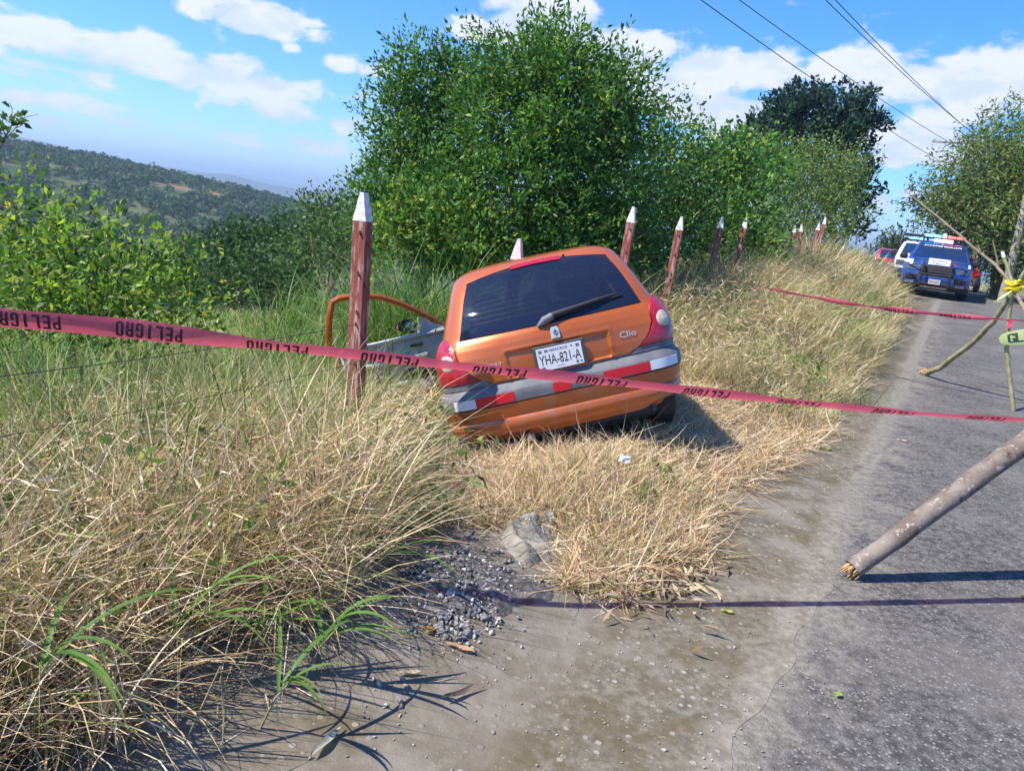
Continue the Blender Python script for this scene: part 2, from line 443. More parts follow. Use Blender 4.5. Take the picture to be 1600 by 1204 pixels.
def strip(name, t0, t1, s0, s1, ds, nt, dz, m, shift=True, lip=.06):
    """a sheet laid along the road between two edge curves, with a small skirt at both edges"""
    ss = np.arange(s0, s1 + 1e-6, ds)
    V = []; UV = []
    for s in ss:
        sh = float(road_shift(s)) if shift else 0
        a, b = t0(s) + sh, t1(s) + sh
        ts = np.linspace(a, b, nt)
        x, y = xy(s, ts); z = H(x, y) + dz
        ex = ts; zz = z
        x, y = xy(s, ex)
        V.append(np.stack([x, y, zz], 1)); UV.append(np.stack([np.full(len(ex), s), ex - sh], 1))
    n = len(ss); c = nt
    V = np.concatenate(V); UV = np.concatenate(UV)
    i = np.arange(n - 1)[:, None]; j = np.arange(c - 1)[None, :]
    F = np.stack([i * c + j, i * c + j + 1, (i + 1) * c + j + 1, (i + 1) * c + j], -1).reshape(-1, 4)
    o = bulk(name, V, F, m)
    uv = o.data.uv_layers.new(name='st'); uv.data.foreach_set('uv', UV[F.ravel()].astype(np.float32).ravel())
    o.data.polygons.foreach_set('use_smooth', np.ones(len(F), bool))
    if o.data.polygons[0].normal.z < 0: o.data.flip_normals()
    tag(o, kind='structure')
    return o
def surf_mat(name, asphalt):
    m = bpy.data.materials.new(name); m.use_nodes = True
    t = NT(m.node_tree); b = t.n['Principled BSDF']; b.inputs['Specular IOR Level'].default_value = .25
    o = t.new('ShaderNodeTexCoord').outputs['Object']
    uv = t.new('ShaderNodeUVMap', uv_map='st').outputs[0]; sp = t.new('ShaderNodeSeparateXYZ'); t.l.new(uv, sp.inputs[0]); tt = sp.outputs[1]
    def vor(scale, feature='F1'):
        v = t.new('ShaderNodeTexVoronoi', feature=feature); v.inputs['Scale'].default_value = scale; t.l.new(o, v.inputs['Vector']); return v
    fine = t.noise(110, 3, .7, o); mid = t.noise(22, 5, .7, o); big = t.noise(1.6, 5, .62, o); streak = t.noise(4, 5, .65, o, .6)
    if asphalt:
        c = t.mix(t.ramp(mid, .36, .66), (.062, .057, .054), (.165, .155, .145))
        c = t.mix(t.ramp(fine, .45, .68, 0, .85), c, (.046, .042, .040))
        vv = vor(95); c = t.mix(t.math('MULTIPLY', t.ramp(vv.outputs['Distance'], .35, .12), t.ramp(mid, .42, .6)), c, (.27, .255, .235))
        c = t.mix(t.ramp(big, .40, .68, 0, .55), c, (.19, .175, .155))
        v = vor(48); chip = t.math('MULTIPLY', t.ramp(v.outputs['Distance'], .36, .12), t.ramp(t.noise(30, 2, .5, o), .42, .50))
        c = t.mix(t.math('MULTIPLY', chip, .85), c, (.32, .30, .27))
        # sand washed along the gutter edge
        dust = t.math('MAXIMUM', t.math('MULTIPLY', t.ramp(tt, .22, -.25), t.ramp(streak, .42, .60)), t.math('MULTIPLY', t.ramp(t.math('ADD', tt, t.math('MULTIPLY', streak, .16)), -.08, -.16), .95))
        c = t.mix(t.math('MULTIPLY', dust, .8), c, t.mix(t.ramp(mid, .35, .65), (.185, .165, .13), (.29, .265, .22)))
        wheel = t.math('MULTIPLY', t.ramp(t.math('ABSOLUTE', t.math('SUBTRACT', tt, 1.35)), .5, .15), .25)
        c = t.mix(wheel, c, (.17, .165, .16))
        h = t.math('ADD', t.math('MULTIPLY', mid, .5), t.math('MULTIPLY', fine, .5)); dist = .016; st_ = 1.
    else:
        c = t.mix(t.ramp(mid, .35, .68), (.108, .094, .066), (.20, .176, .134))
        c = t.mix(t.ramp(streak, .42, .62, 0, .75), c, (.105, .082, .044))
        c = t.mix(t.ramp(big, .50, .66, 0, .9), c, (.215, .19, .155))
        v = vor(20); peb = t.math('MULTIPLY', t.ramp(v.outputs['Distance'], .26, .16), t.ramp(t.noise(9, 3, .6, o), .40, .54))
        hue = t.mix(v.outputs['Color'], (.24, .22, .20), (.40, .36, .31))
        c = t.mix(t.math('MULTIPLY', peb, .75), c, hue)
        v2 = vor(55); gr = t.math('MULTIPLY', t.ramp(v2.outputs['Distance'], .3, .12), t.ramp(t.noise(14, 3, .6, o), .48, .6))
        c = t.mix(t.math('MULTIPLY', gr, .7), c, (.33, .28, .19))
        # smooth trowelled band at the grass side, washed sand at the asphalt side
        smooth = t.math('MULTIPLY', t.ramp(tt, -.80, -1.0), t.ramp(t.noise(2.2, 3, .5, o), .30, .5))
        c = t.mix(t.math('MULTIPLY', smooth, .85), c, t.mix(t.ramp(t.noise(7, 5, .65, o), .35, .65), (.15, .128, .098), (.215, .19, .155)))
        dust = t.math('MULTIPLY', t.ramp(t.math('ABSOLUTE', t.math('ADD', tt, .27)), .17, .03), t.ramp(streak, .35, .55))
        c = t.mix(t.math('MULTIPLY', dust, .8), c, t.mix(t.ramp(mid, .35, .65), (.185, .165, .13), (.29, .265, .22)))
        h = t.math('ADD', t.math('MULTIPLY', mid, .6), t.math('ADD', t.math('MULTIPLY', fine, .25), t.math('MULTIPLY', peb, .35))); dist = .009; st_ = .8
    t.l.new(c, b.inputs['Base Color']); b.inputs['Roughness'].default_value = .85
    bn = t.new('ShaderNodeBump'); bn.inputs['Strength'].default_value = st_; bn.inputs['Distance'].default_value = dist
    t.l.new(h, bn.inputs['Height']); t.l.new(bn.outputs[0], b.inputs['Normal'])
    return m
def grass_edge(s):
    e = np.interp(s, [-40, 2.2, 2.9, 3.3, 3.7, 4.6, 6, 9, 21, 26, 40], [-1.85, -1.8, -1.72, -1.45, -1.15, -1.12, -.85, -.75, -.85, -1.7, -1.75])
    return e
def cedge(s): return -.25 + .03 * math.sin(s * 2.1) + .02 * math.sin(s * 6.7 + 1) + .014 * math.sin(s * 15.)
strip('road', lambda s: -.42, lambda s: 5.5 + .06 * math.sin(s * .9), -38, 60, .35, 26, .004, surf_mat('worn_asphalt', True))
strip('concrete_gutter', lambda s: float(grass_edge(s)) - .3, cedge, -38, 60, .07, 16, .0062, surf_mat('weathered_concrete', False), lip=.003)
# ------------------------------------------------------------------ the orange hatchback
CARPOS = Vector((0.523, 4.869, 0.061)); CAREUL = (rad(4.1), rad(-6.8), rad(-18.6))   # yaw, pitch, roll
def car_matrix():
    y, p, r = CAREUL
    return Matrix.Translation(CARPOS) @ Matrix.Rotation(y, 4, 'Z') @ Matrix.Rotation(p, 4, 'X') @ Matrix.Rotation(r, 4, 'Y')
class Shell:
    """horizontal slices of a car body; z -> rear edge, front edge, half width, corner radii"""
    def __init__(s, zk, yr, yf, w, rr, rf, cv, fcv=.06):
        s.zk, s.yr, s.yf, s.w, s.rr, s.rf, s.cv, s.fcv = zk, yr, yf, w, rr, rf, cv, fcv
    def g(s, a, z): return float(np.interp(z, s.zk, a))
    def arcinfo(s, z, end):
        w = s.g(s.w, z); rc = s.g(s.rr if end == 0 else s.rf, z); c = s.g(s.cv, z) if end == 0 else s.fcv
        xs = w - rc; th = math.atan(2 * c * xs); r = rc / (1 - math.sin(th)); return w, xs, th, r, c
    def rear(s, q, z, off=0.):
        """point of the rear skin at signed arc length q from the centre line, pushed outwards by off"""
        w, xs, th, r, c = s.arcinfo(z, 0); a = abs(q); y0 = s.g(s.yr, z)
        if a <= xs:
            x = a; y = y0 + c * a * a; tx, ty = 1, 2 * c * a
        else:
            d = (a - xs) / r; L = math.pi / 2 - th
            if d < L:
                t = th + d
                x = xs + r * (math.sin(t) - math.sin(th)) ; x = xs + r * (math.sin(t) - math.sin(th)) * 1.
                # the tangent turns from th to straight ahead
                x = xs + r * ((math.sin(math.pi / 2 - th) - math.sin(math.pi / 2 - t)) if 0 else 0) + r * (-math.cos(t + math.pi / 2) + math.cos(th + math.pi / 2))
                y = y0 + c * xs * xs + r * (math.sin(t + math.pi / 2) * -1 + math.sin(th + math.pi / 2))
                tx, ty = math.cos(t), math.sin(t)
            else:
                x = w; y = y0 + c * xs * xs + r * math.cos(th) + (d - L) * r; tx, ty = 0, 1
        n = math.hypot(tx, ty); tx, ty = tx / n, ty / n
        nx, ny = ty, -tx
        # lean of the skin with height
        dz = .02; sl = (s.g(s.yr, z + dz) - s.g(s.yr, z - dz)) / (2 * dz)
        nz = sl * abs(tx) * .9
        nn = math.sqrt(nx * nx + ny * ny + nz * nz)
        sg = 1 if q >= 0 else -1
        return Vector((sg * (x + off * nx / nn), y + off * ny / nn, z + off * nz / nn))
    def slice(s, z, na=8, nb=6, ns=14):
        """half outline from rear centre to front centre"""
        w, xs, th, r, c = s.arcinfo(z, 0)
        L = r * (math.pi / 2 - th)
        pts = [s.rear(xs * i / na, z) for i in range(na)] + [s.rear(xs + L * i / nb, z) for i in range(nb + 1)]
        y1 = pts[-1].y; yf = s.g(s.yf, z); rc = min(s.g(s.rf, z), w * .9); fc = s.fcv
        y2 = yf - fc * (w - rc) ** 2 - rc
        if y2 < y1 + .02: y2 = y1 + .02
        for i in range(1, ns):
            f = i / ns; y = y1 + (y2 - y1) * f
            pts.append(Vector((w, y, z)))
        for i in range(nb + 1):
            t = math.pi / 2 * i / nb
            pts.append(Vector((w - rc + rc * math.cos(t), y2 + rc * math.sin(t), z)))
        for i in range(1, na + 1):
            x = (w - rc) * (1 - i / na)
            pts.append(Vector((x, yf - fc * x * x, z)))
        return pts
    def body(s, zs, taper=.03, na=8, nb=6, ns=14, skip=None, cap=True):
        V = []; F = []; ring = None
        for z in zs:
            h = s.slice(z, na, nb, ns); n = len(h)
            full = h + [Vector((-p.x, p.y, p.z)) for p in h[-2:0:-1]]
            ring = len(full)
            for p in full:
                yc = (p.y - s.g(s.yr, z)) / max(.1, s.g(s.yf, z) - s.g(s.yr, z)) * 2 - 1
                V.append(Vector((p.x * (1 - taper * yc * yc), p.y, p.z)))
        for i in range(len(zs) - 1):
            for j in range(ring):
                j2 = (j + 1) % ring
                f = (i * ring + j, i * ring + j2, (i + 1) * ring + j2, (i + 1) * ring + j)
                if skip:
                    c = (V[f[0]] + V[f[1]] + V[f[2]] + V[f[3]]) / 4
                    if skip(c): continue
                F.append(f)
        if cap:
            F.append(tuple((len(zs) - 1) * ring + j for j in range(ring)))
            F.append(tuple(range(ring))[::-1])
        return V, F
    def side_grid(s, sgn, polyline_y, z0, z1, off, taper=.03, nz=6):
        """curved side pane between two edges y = a(z) .. b(z)"""
        V = []; F = []; ny = 8
        for i in range(nz + 1):
            z = z0 + (z1 - z0) * i / nz; a, b = polyline_y(z)
            for j in range(ny + 1):
                y = a + (b - a) * j / ny
                yc = (y - s.g(s.yr, z)) / (s.g(s.yf, z) - s.g(s.yr, z)) * 2 - 1
                V.append((sgn * (s.g(s.w, z) * (1 - taper * yc * yc) + off), y, z))
        for i in range(nz):
            for j in range(ny):
                k = i * (ny + 1) + j; F.append((k, k + 1, k + ny + 2, k + ny + 1))
        return V, F
def patch(sh, name, m, parent, zs, qa, qb, nq=16, off=.006, depth=.016, offfn=None, smooth=True, taper=0., zf=lambda q, z: z):
    """a panel lying on the rear skin, with turned-in edges"""
    V = []; F = []; nz = len(zs)
    for z in zs:
        a, b = qa(z), qb(z)
        for j in range(nq + 1):
            q = a + (b - a) * j / nq
            V.append(sh.rear(q, zf(q, z), off + (offfn(q, z) if offfn else 0)))
    for i in range(nz - 1):
        for j in range(nq):
            k = i * (nq + 1) + j; F.append((k, k + 1, k + nq + 2, k + nq + 1))
    loop = [j for j in range(nq + 1)] + [i * (nq + 1) + nq for i in range(1, nz)] + [(nz - 1) * (nq + 1) + j for j in range(nq - 1, -1, -1)] + [i * (nq + 1) for i in range(nz - 2, 0, -1)]
    base = len(V)
    for kx in loop:
        i, j = divmod(kx, nq + 1); z = zs[i]; a, b = qa(z), qb(z); q = a + (b - a) * j / nq
        V.append(sh.rear(q, zf(q, z), off - depth))
    for n in range(len(loop)):
        n2 = (n + 1) % len(loop); F.append((loop[n2], loop[n], base + n, base + n2))
    o = mesh(name, V, F, m, parent)
    if smooth:
        o.data.polygons.foreach_set('use_smooth', [True] * len(o.data.polygons)); o.data.set_sharp_from_angle(angle=rad(35))
    return o

def car_paint():
    m = bpy.data.materials.new('copper_orange_paint'); m.use_nodes = True
    t = NT(m.node_tree); b = t.n['Principled BSDF']; o = t.new('ShaderNodeTexCoord').outputs['Object']
    sp = t.new('ShaderNodeSeparateXYZ'); t.l.new(o, sp.inputs[0])
    base = t.mix(t.ramp(t.noise(300, 2, .5, o), .4, .7), (.46, .095, .010), (.55, .135, .020))
    mpn = t.new('ShaderNodeMapping'); mpn.inputs['Scale'].default_value = (28, 28, 1.6); t.l.new(o, mpn.inputs[0])
    runs = t.math('MULTIPLY', t.ramp(t.noise(1., 4, .6, mpn.outputs[0]), .50, .74), t.ramp(sp.outputs[2], .62, .38))
    film = t.math('MULTIPLY', t.ramp(t.noise(5, 5, .65, o), .35, .7), t.ramp(sp.outputs[2], .75, .30, .10, .58))
    c = t.mix(t.math('ADD', t.math('MULTIPLY', runs, .38), film, clamp=True), base, (.30, .19, .12))
    t.l.new(c, b.inputs['Base Color']); b.inputs['Metallic'].default_value = .28
    t.l.new(t.math('ADD', .32, t.math('MULTIPLY', film, .6)), b.inputs['Roughness'])
    b.inputs['Coat Weight'].default_value = .7; b.inputs['Coat Roughness'].default_value = .08
    return m
M['paint'] = car_paint()
M['bumper_grey'] = pmat('grey_bumper_plastic', (.12, .124, .138), .55, .4, vary=(.18, .178, .178), vscale=9, bump=.15, bscale=180)
M['lamp_red'] = pmat('red_lamp_plastic', (.33, .008, .02), .12, .6, vary=(.42, .02, .035), vscale=26, bump=.25, bscale=150, coat=.6)
M['lamp_clear'] = pmat('clear_lamp_lens', (.50, .44, .34), .15, .6, vary=(.36, .30, .21), vscale=40, coat=.6)
M['refl_red'] = pmat('red_reflective_tape', (.62, .012, .022), .35, .5)
M['refl_white'] = pmat('white_reflective_tape', (.72, .74, .78), .35, .5)
M['plate'] = pmat('plate_white', (.72, .72, .73), .4)
M['plate_ink'] = pmat('plate_ink', (.03, .03, .04), .5)
M['frame_grey'] = pmat('plate_frame_grey', (.07, .07, .08), .4)
M['chrome'] = pmat('worn_chrome', (.50, .50, .52), .22, .5, .9)
M['silver'] = pmat('silver_badge', (.46, .45, .44), .35, .5, .1)
M['rear_glass'] = glass_mat('tinted_rear_glass', (.016, .022, .048), .36, .03)
M['car_glass'] = glass_mat('car_glass', (.02, .025, .03), .5, .02)
M['interior'] = pmat('interior_grey', (.06, .06, .068), .8, vary=(.045, .045, .05), vscale=20)
M['door_trim'] = pmat('light_grey_door_trim', (.52, .51, .50), .7, vary=(.44, .43, .42), vscale=6)
M['cloth'] = pmat('seat_cloth', (.10, .10, .12), .9, vary=(.15, .15, .17), vscale=60)
M['mirror_glass'] = pmat('mirror_glass', (.7, .72, .75), .03, .5, 1.)
M['steel'] = pmat('exhaust_steel', (.42, .40, .36), .4, .5, .8, vary=(.3, .24, .18), vscale=20)

Z = [.20, .30, .42, .50, .60, .70, .80, .86, .90, .93, 1.00, 1.08, 1.16, 1.24, 1.32, 1.35, 1.38, 1.40, 1.414, 1.42]
YR = [.16, .10, .07, .06, .055, .045, .043, .048, .060, .075, .108, .160, .225, .305, .395, .435, .49, .60, .80, 1.0]
YF = [3.62, 3.76, 3.80, 3.80, 3.78, 3.72, 3.52, 3.25, 3.00, 2.86, 2.72, 2.56, 2.39, 2.22, 2.04, 1.96, 1.88, 1.78, 1.64, 1.5]
WD = [.70, .76, .79, .80, .80, .805, .80, .79, .778, .765, .738, .705, .672, .64, .60, .575, .515, .44, .32, .20]
RR = [.20, .20, .18, .17, .16, .15, .14, .13, .125, .12, .12, .12, .12, .12, .13, .14, .16, .18, .20, .2]
RF = [.40, .42, .42, .42, .42, .40, .36, .34, .32, .30, .24, .22, .22, .22, .22, .22, .22, .22, .22, .2]
CV = [.10, .10, .10, .10, .10, .12, .17, .22, .25, .27, .29, .29, .28, .27, .26, .25, .24, .2, .15, .1]
CAR = Shell(Z, YR, YF, WD, RR, RF, CV)

def half_ellipse_wheel(c):
    pass
def build_car():
    root = empty('orange_hatchback'); root.matrix_world = car_matrix()
    tag(root, 'burnt orange hatchback tilted into the roadside ditch with its front door hanging open', 'car')
    P = M['paint']
    zs = [.22, .26, .30, .36, .42, .48, .54, .60, .66, .70, .75, .80, .84, .87, .90, .93, .955, 1.0, 1.05, 1.1, 1.15, 1.2, 1.25, 1.29, 1.32, 1.345, 1.365, 1.38, 1.392, 1.40, 1.408, 1.414, 1.418, 1.42]
    def skip(c):
        z = c.z; y = c.y; ax = abs(c.x)
        yr, yf = CAR.g(YR, z), CAR.g(YF, z)
        if .93 < z < 1.34 - .055 * (ax / .5) ** 2 and y < yr + .16 and ax < np.interp(z, [.93, 1.34], [.60, .47]): return True          # rear window
        if .955 < z < 1.32 and ax > CAR.g(WD, z) - .09 and yr + .45 < y < yf - .30 and not (1.52 < y < 1.60): return True   # side windows
        if .955 < z < 1.34 and y > yf - .16 and ax < CAR.g(WD, z) - .12: return True                            # windscreen
        if c.x < -.3 and .34 < z < 1.33 and 1.62 < y < yf - .1 and y < 2.74: return True                           # open doorway
        for wy in (.62, 3.09):
            if math.hypot(y - wy, z - .30) < .335 and ax > .55: return True
        return False
    V, F = CAR.body(zs, na=10, nb=6, ns=44, skip=skip)
    b = MB(); b.add(V, F); body = b.build('body', P, root, True)
    # dark lining just inside the shell, so gaps read dark, and the floor
    inn = MB()
    inn.box((0, 1.9, .30), (1.36, 3.2, .06)); inn.box((0, .50, .62), (1.25, .05, .55)); inn.box((0, 2.95, .68), (1.3, .06, .6))
    for sg in (-1, 1):
        for wy in (.62, 3.09):
            inn.box((sg * .545, wy, .42), (.03, .72, .5))
    inn.build('cabin_lining', M['interior'], root)
    # wheels
    for sx_ in (-1, 1):
        for wy in (.62, 3.09):
            w = MB(); w.lathe([(.18, -.075), (.255, -.085), (.285, -.06), (.29, -.03), (.29, .03), (.285, .06), (.255, .085), (.18, .075)], (sx_ * .70, wy, .29), 32)
            wo = w.build('wheel', M['rubber'], root, True)
            r = MB(); r.lathe([(.17, -.02), (.185, .078), (.165, .07), (.07, .055), (.05, .075), (.0001, .075)] if sx_ > 0 else [(.17, .02), (.185, -.078), (.165, -.07), (.07, -.055), (.05, -.075), (.0001, -.075)], (sx_ * .70, wy, .29), 24)
            r.build('rim', M['silver'], wo, True)
    # ---- rear
    lin = lambda z: float(np.interp(z, [.625, .645, .665, .70, .74, .80, .86, .90, .925], [.43, .50, .545, .59, .625, .655, .662, .658, .650]))
    def plate_recess(q, z):
        dx = max(abs(q) - .31, 0); e = min(.35 - abs(q), min(z - .625, .815 - z) if abs(q) < .40 else -1)
        return -.014 * float(sst(np.array(e), 0., .022)) + .0045 * math.exp(-(e / .012) ** 2)
    zt = list(np.linspace(.632, .928, 36))
    tg = patch(CAR, 'tailgate', P, root, zt, lambda z: -(lin(z) - .008), lambda z: lin(z) - .008, 84, .012, .03, plate_recess)
    # bumper: orange cover, grey rubbing strip on top
    zb = [.262, .275, .29, .315, .345, .372, .380, .388, .42, .45, .478]
    bo = {.262: -.045, .275: -.012, .29: .012, .315: .026, .345: .026, .372: .016, .380: .010, .388: .002, .42: .004, .45: .006, .478: .008}
    qe = .80 + .20
    patch(CAR, 'bumper_cover', P, root, zb, lambda z: -qe, lambda z: qe, 60, .035, .10, lambda q, z: bo[z] * (1 if abs(q) < .7 else max(0, 1 - (abs(q) - .7) / .35)))
    zg = [.481, .486, .52, .556, .566, .60, .612, .628]
    go = {.481: .036, .486: .044, .52: .046, .556: .044, .566: .038, .60: .014, .612: .004, .628: -.012}
    def ztop(q): return 0
    bt = patch(CAR, 'bumper_trim', M['bumper_grey'], root, zg, lambda z: -qe, lambda z: qe, 70, .0, .06, lambda q, z: go[z])
    # raised ends of the trim under the lamps
    for sg in (-1, 1):
        patch(CAR, 'trim_corner', M['bumper_grey'], root, [.615, .63, .645, .655], (lambda z: .47 + (z - .615) * .9) if sg > 0 else (lambda z: -1.0), (lambda z: 1.0) if sg > 0 else (lambda z: -.47 - (z - .615) * .9), 20, .010, .02)
    # reflective strips stuck on the trim
    def sticker(name, q0, q1, z0, z1, m):
        return patch(CAR, name, m, bt, [z0, (z0 + z1) / 2, z1], lambda z: q0, lambda z: q1, 12, .0485, .004)
    sticker('reflective_strip', .255, .572, .491, .551, M['refl_red'])['label'] = 'red reflective strip on the right of the bumper'
    sticker('reflective_strip', .573, .765, .491, .551, M['refl_white'])['label'] = 'white reflective strip at the right end of the bumper'
    sticker('reflective_strip', -.60, -.345, .491, .551, M['refl_red'])['label'] = 'red reflective strip on the left of the bumper'
    sticker('reflective_strip', -.73, -.601, .491, .551, M['refl_white'])['label'] = 'white reflective strip at the left end of the bumper'
    sticker('reflective_strip', -.085, .03, .491, .551, M['refl_red'])['label'] = 'short red reflective strip in the middle of the bumper'
    # tail lamps
    lo = lambda z: float(np.interp(z, [.658, .70, .76, .82, .88, .93, .955], [.93, .915, .895, .875, .845, .80, .765]))
    li = lambda z: float(np.interp(z, [.658, .665, .70, .74, .80, .86, .90, .93, .955], [.535, .548, .593, .63, .662, .67, .672, .685, .735]))
    zl = [.658, .664, .68, .71, .74, .77, .80, .83, .86, .89, .92, .94, .955]
    bulge = lambda q, z: .012 * math.sin(math.pi * min(1, max(0, (z - .65) / .31))) ** .6
    for sg in (-1, 1):
        a, bb = (li, lo) if sg > 0 else ((lambda z: -lo(z)), (lambda z: -li(z)))
        lamp = patch(CAR, 'tail_lamp', M['lamp_red'], root, zl, a, bb, 22, .012, .03, bulge)
        qc, zc, r = sg * .735, .805, .058
        Vv = []; Ff = []; rings = 5; n = 28
        for i in range(rings + 1):
            for j in range(n):
                t = 2 * math.pi * j / n; rr = r * i / rings
                q_, z_ = qc + rr * math.cos(t), zc + rr * math.sin(t)
                Vv.append(CAR.rear(q_, z_, .0145 + bulge(q_, z_) + .006 * (1 - (i / rings) ** 2) - (.006 if i == rings else 0)))
        for i in range(rings):
            for j in range(n): Ff.append((i * n + j, i * n + (j + 1) % n, (i + 1) * n + (j + 1) % n, (i + 1) * n + j))
        o = mesh('reversing_lamp', Vv, Ff, M['lamp_clear'], lamp, True)
    # rear window, black band and third brake light
    ge = lambda z: float(np.interp(z, [.93, 1.0, 1.2, 1.345], [.622, .60, .545, .495]))
    arch = lambda q, z: z - .055 * (abs(q) / .5) ** 2 * max(0, (z - .93) / .42) ** 2
    zgl = list(np.linspace(.934, 1.352, 22))
    gls = patch(CAR, 'rear_window', M['rear_glass'], root, zgl, lambda z: -ge(z), ge, 30, .008, .012, zf=arch)
    for hz_ in np.linspace(1.02, 1.26, 8): patch(CAR, 'heater_line', M['black'], gls, [hz_, hz_ + .0010], lambda z: -ge(z) + .09, lambda z: ge(z) - .09, 16, .0095, .001, zf=arch)
    rib = MB()
    for (z0, z1) in ((.934, .955), (1.325, 1.352)):
        pass
    patch(CAR, 'window_border', M['black'], gls, [.936, .955, .972], lambda z: -ge(z) + .01, lambda z: ge(z) - .01, 20, -.006, .003, zf=arch)
    patch(CAR, 'window_border', M['black'], gls, [1.315, 1.335, 1.350], lambda z: -ge(z) + .01, lambda z: ge(z) - .01, 20, -.006, .003, zf=arch)
    for sg in (-1, 1):
        patch(CAR, 'window_border', M['black'], gls, list(np.linspace(.973, 1.314, 10)), (lambda z: ge(z) - .075) if sg > 0 else (lambda z: -ge(z) + .008), (lambda z: ge(z) - .008) if sg > 0 else (lambda z: -ge(z) + .055), 4, -.006, .003, zf=arch)
    patch(CAR, 'brake_light', M['lamp_red'], root, [1.330, 1.342, 1.354], lambda z: -.175, lambda z: .175, 14, .017, .012, zf=arch)
    nb_ = MB(); nb_.lathe([(.010, -.004), (.010, .012), (.004, .018)], CAR.rear(.205, 1.345, .012), 10, 'Y'); nb_.build('washer_nozzle', M['black'], root)
    # wiper: fat pivot cover, arm tapering to the right along the foot of the glass
    A = [CAR.rear(q, z, h) for q, z, h in ((-.075, .930, .020), (-.03, .955, .034), (.02, .968, .036), (.16, .985, .034), (.30, 1.000, .030), (.40, 1.012, .024), (.475, 1.018, .018))]
    wp = MB(); wp.tube(A, [.022, .026, .022, .016, .013, .009, .005], 10)
    wo = wp.build('wiper', M['dark'], root, True)
    B = [CAR.rear(q, z, .014) for q, z in ((.02, .962), (.16, .972), (.30, .986), (.44, 1.000), (.50, 1.006))]
    wb = MB(); wb.tube(B, [.007] * 5, 6); wb.build('wiper_blade', M['black'], wo)
    pv = MB(); pv.tube([CAR.rear(-.10, .920, .018), CAR.rear(-.05, .945, .036), CAR.rear(.005, .962, .040)], [.012, .028, .024], 10); pv.build('pivot_cover', M['bumper_grey'], wo, True)
    # handle with diamond emblem
    def frame_at(q, z, off):
        p = CAR.rear(q, z, off); dx = (CAR.rear(q + .02, z, off) - CAR.rear(q - .02, z, off)).normalized()
        dz = (CAR.rear(q, z + .015, off) - CAR.rear(q, z - .015, off)).normalized(); n = dx.cross(dz).normalized(); dz = n.cross(dx) * 1.0
        return Matrix(((dx.x, dz.x, n.x, p.x), (dx.y, dz.y, n.y, p.y), (dx.z, dz.z, n.z, p.z), (0, 0, 0, 1)))
    Fm = frame_at(0, .866, .012)
    hb = MB(); prof = [(-.032, -.045), (.032, -.045), (.030, .02), (.022, .040), (-.022, .040), (-.030, .02)]
    Vh = [Fm @ Vector((x, y, 0)) for x, y in prof] + [Fm @ Vector((x * .8, y * .86, .02)) for x, y in prof]
    hb.add(Vh, [tuple(range(6, 12))] + [(i, (i + 1) % 6, 6 + (i + 1) % 6, 6 + i) for i in range(6)])
    ho = hb.build('tailgate_handle', M['silver'], root)
    dm = MB(); o_, i_ = [(0, .024), (.016, 0), (0, -.024), (-.016, 0)], [(0, .011), (.007, 0), (0, -.011), (-.007, 0)]
    Vd = [Fm @ Vector((x, y - .002, .0255)) for x, y in o_] + [Fm @ Vector((x, y - .002, .0255)) for x, y in i_] + [Fm @ Vector((x, y - .002, .019)) for x, y in o_]
    dm.add(Vd, [(i, (i + 1) % 4, 4 + (i + 1) % 4, 4 + i) for i in range(4)] + [(i, (i + 1) % 4, 8 + (i + 1) % 4, 8 + i) for i in range(4)])
    dm.build('emblem', M['chrome'], ho)
    # number plate
    Pm = frame_at(.0, .715, .006)
    pf = MB(); pf.box((0, 0, .012), (.345, .172, .014), bev=.006); pfo = mesh('plate_frame', [Pm @ Vector(v) for v in pf.V], pf.F, M['frame_grey'], root)
    pp = MB(); pp.box((-.002, -.004, .0215), (.300, .148, .003)); ppo = mesh('number_plate', [Pm @ Vector(v) for v in pp.V], pp.F, M['plate'], root)
    def T(x, y): return Pm @ Matrix.Translation((x - .002, y - .004, .0232))
    lettering('YHA-821-A', .066, T(0, -.006), M['plate_ink'], ppo, .276, .0006, .004)
    lettering('VERACRUZ', .017, T(-.005, .053), M['plate_ink'], ppo, .125, .0006, .003)
    lettering('DELANTERA', .007, T(0, -.057), M['plate_ink'], ppo, .05, .0006)
    for (x, y, w_, h_) in ((-.125, .052, .022, .018), (-.085, .053, .022, .014), (.085, .056, .016, .006), (.125, .052, .022, .018), (.108, -.055, .016, .018), (.134, -.056, .012, .012), (-.118, -.056, .02, .012)):
        gm = MB(); gm.box((x, y, 0), (w_, h_, .0008))
        mesh('plate_mark', [Pm @ Matrix.Translation((-.002, -.004, .0236)) @ Vector(v) for v in gm.V], gm.F, M['bumper_grey'], ppo)
    # model lettering on the tailgate
    lettering('Clio', .040, frame_at(.47, .758, .0135), M['silver'], root, .118, .004, .012)
    lettering('RENAULT', .022, frame_at(-.46, .745, .0135), M['silver'], root, .16, .004, .01)
    # exhaust under the bumper
    ex = MB(); ex.tube([(-.42, .75, .17), (-.42, .30, .175), (-.42, .06, .175)], [.026, .026, .028], 14); ex.build('exhaust_pipe', M['steel'], root, True)
    hk = MB(); hk.box((-.30, .12, .215), (.045, .10, .05), Matrix.Rotation(.3, 3, 'Z'), .006); hk.build('tow_bracket', M['steel'], root)
    un = MB(); un.box((0, .55, .22), (1.2, .75, .12), bev=.03); un.box((.2, .32, .22), (.55, .3, .14), bev=.04); un.build('underbody', M['black'], root)
    # glass of the cabin
    yl = lambda a, b: (lambda z: (a(z), b(z)))
    for sg in (-1, 1):
        V, F = CAR.side_grid(sg, lambda z: (CAR.g(YR, z) + .42, 1.53), .95, 1.325, -.012); mesh('side_window', V, F, M['car_glass'], root, True)
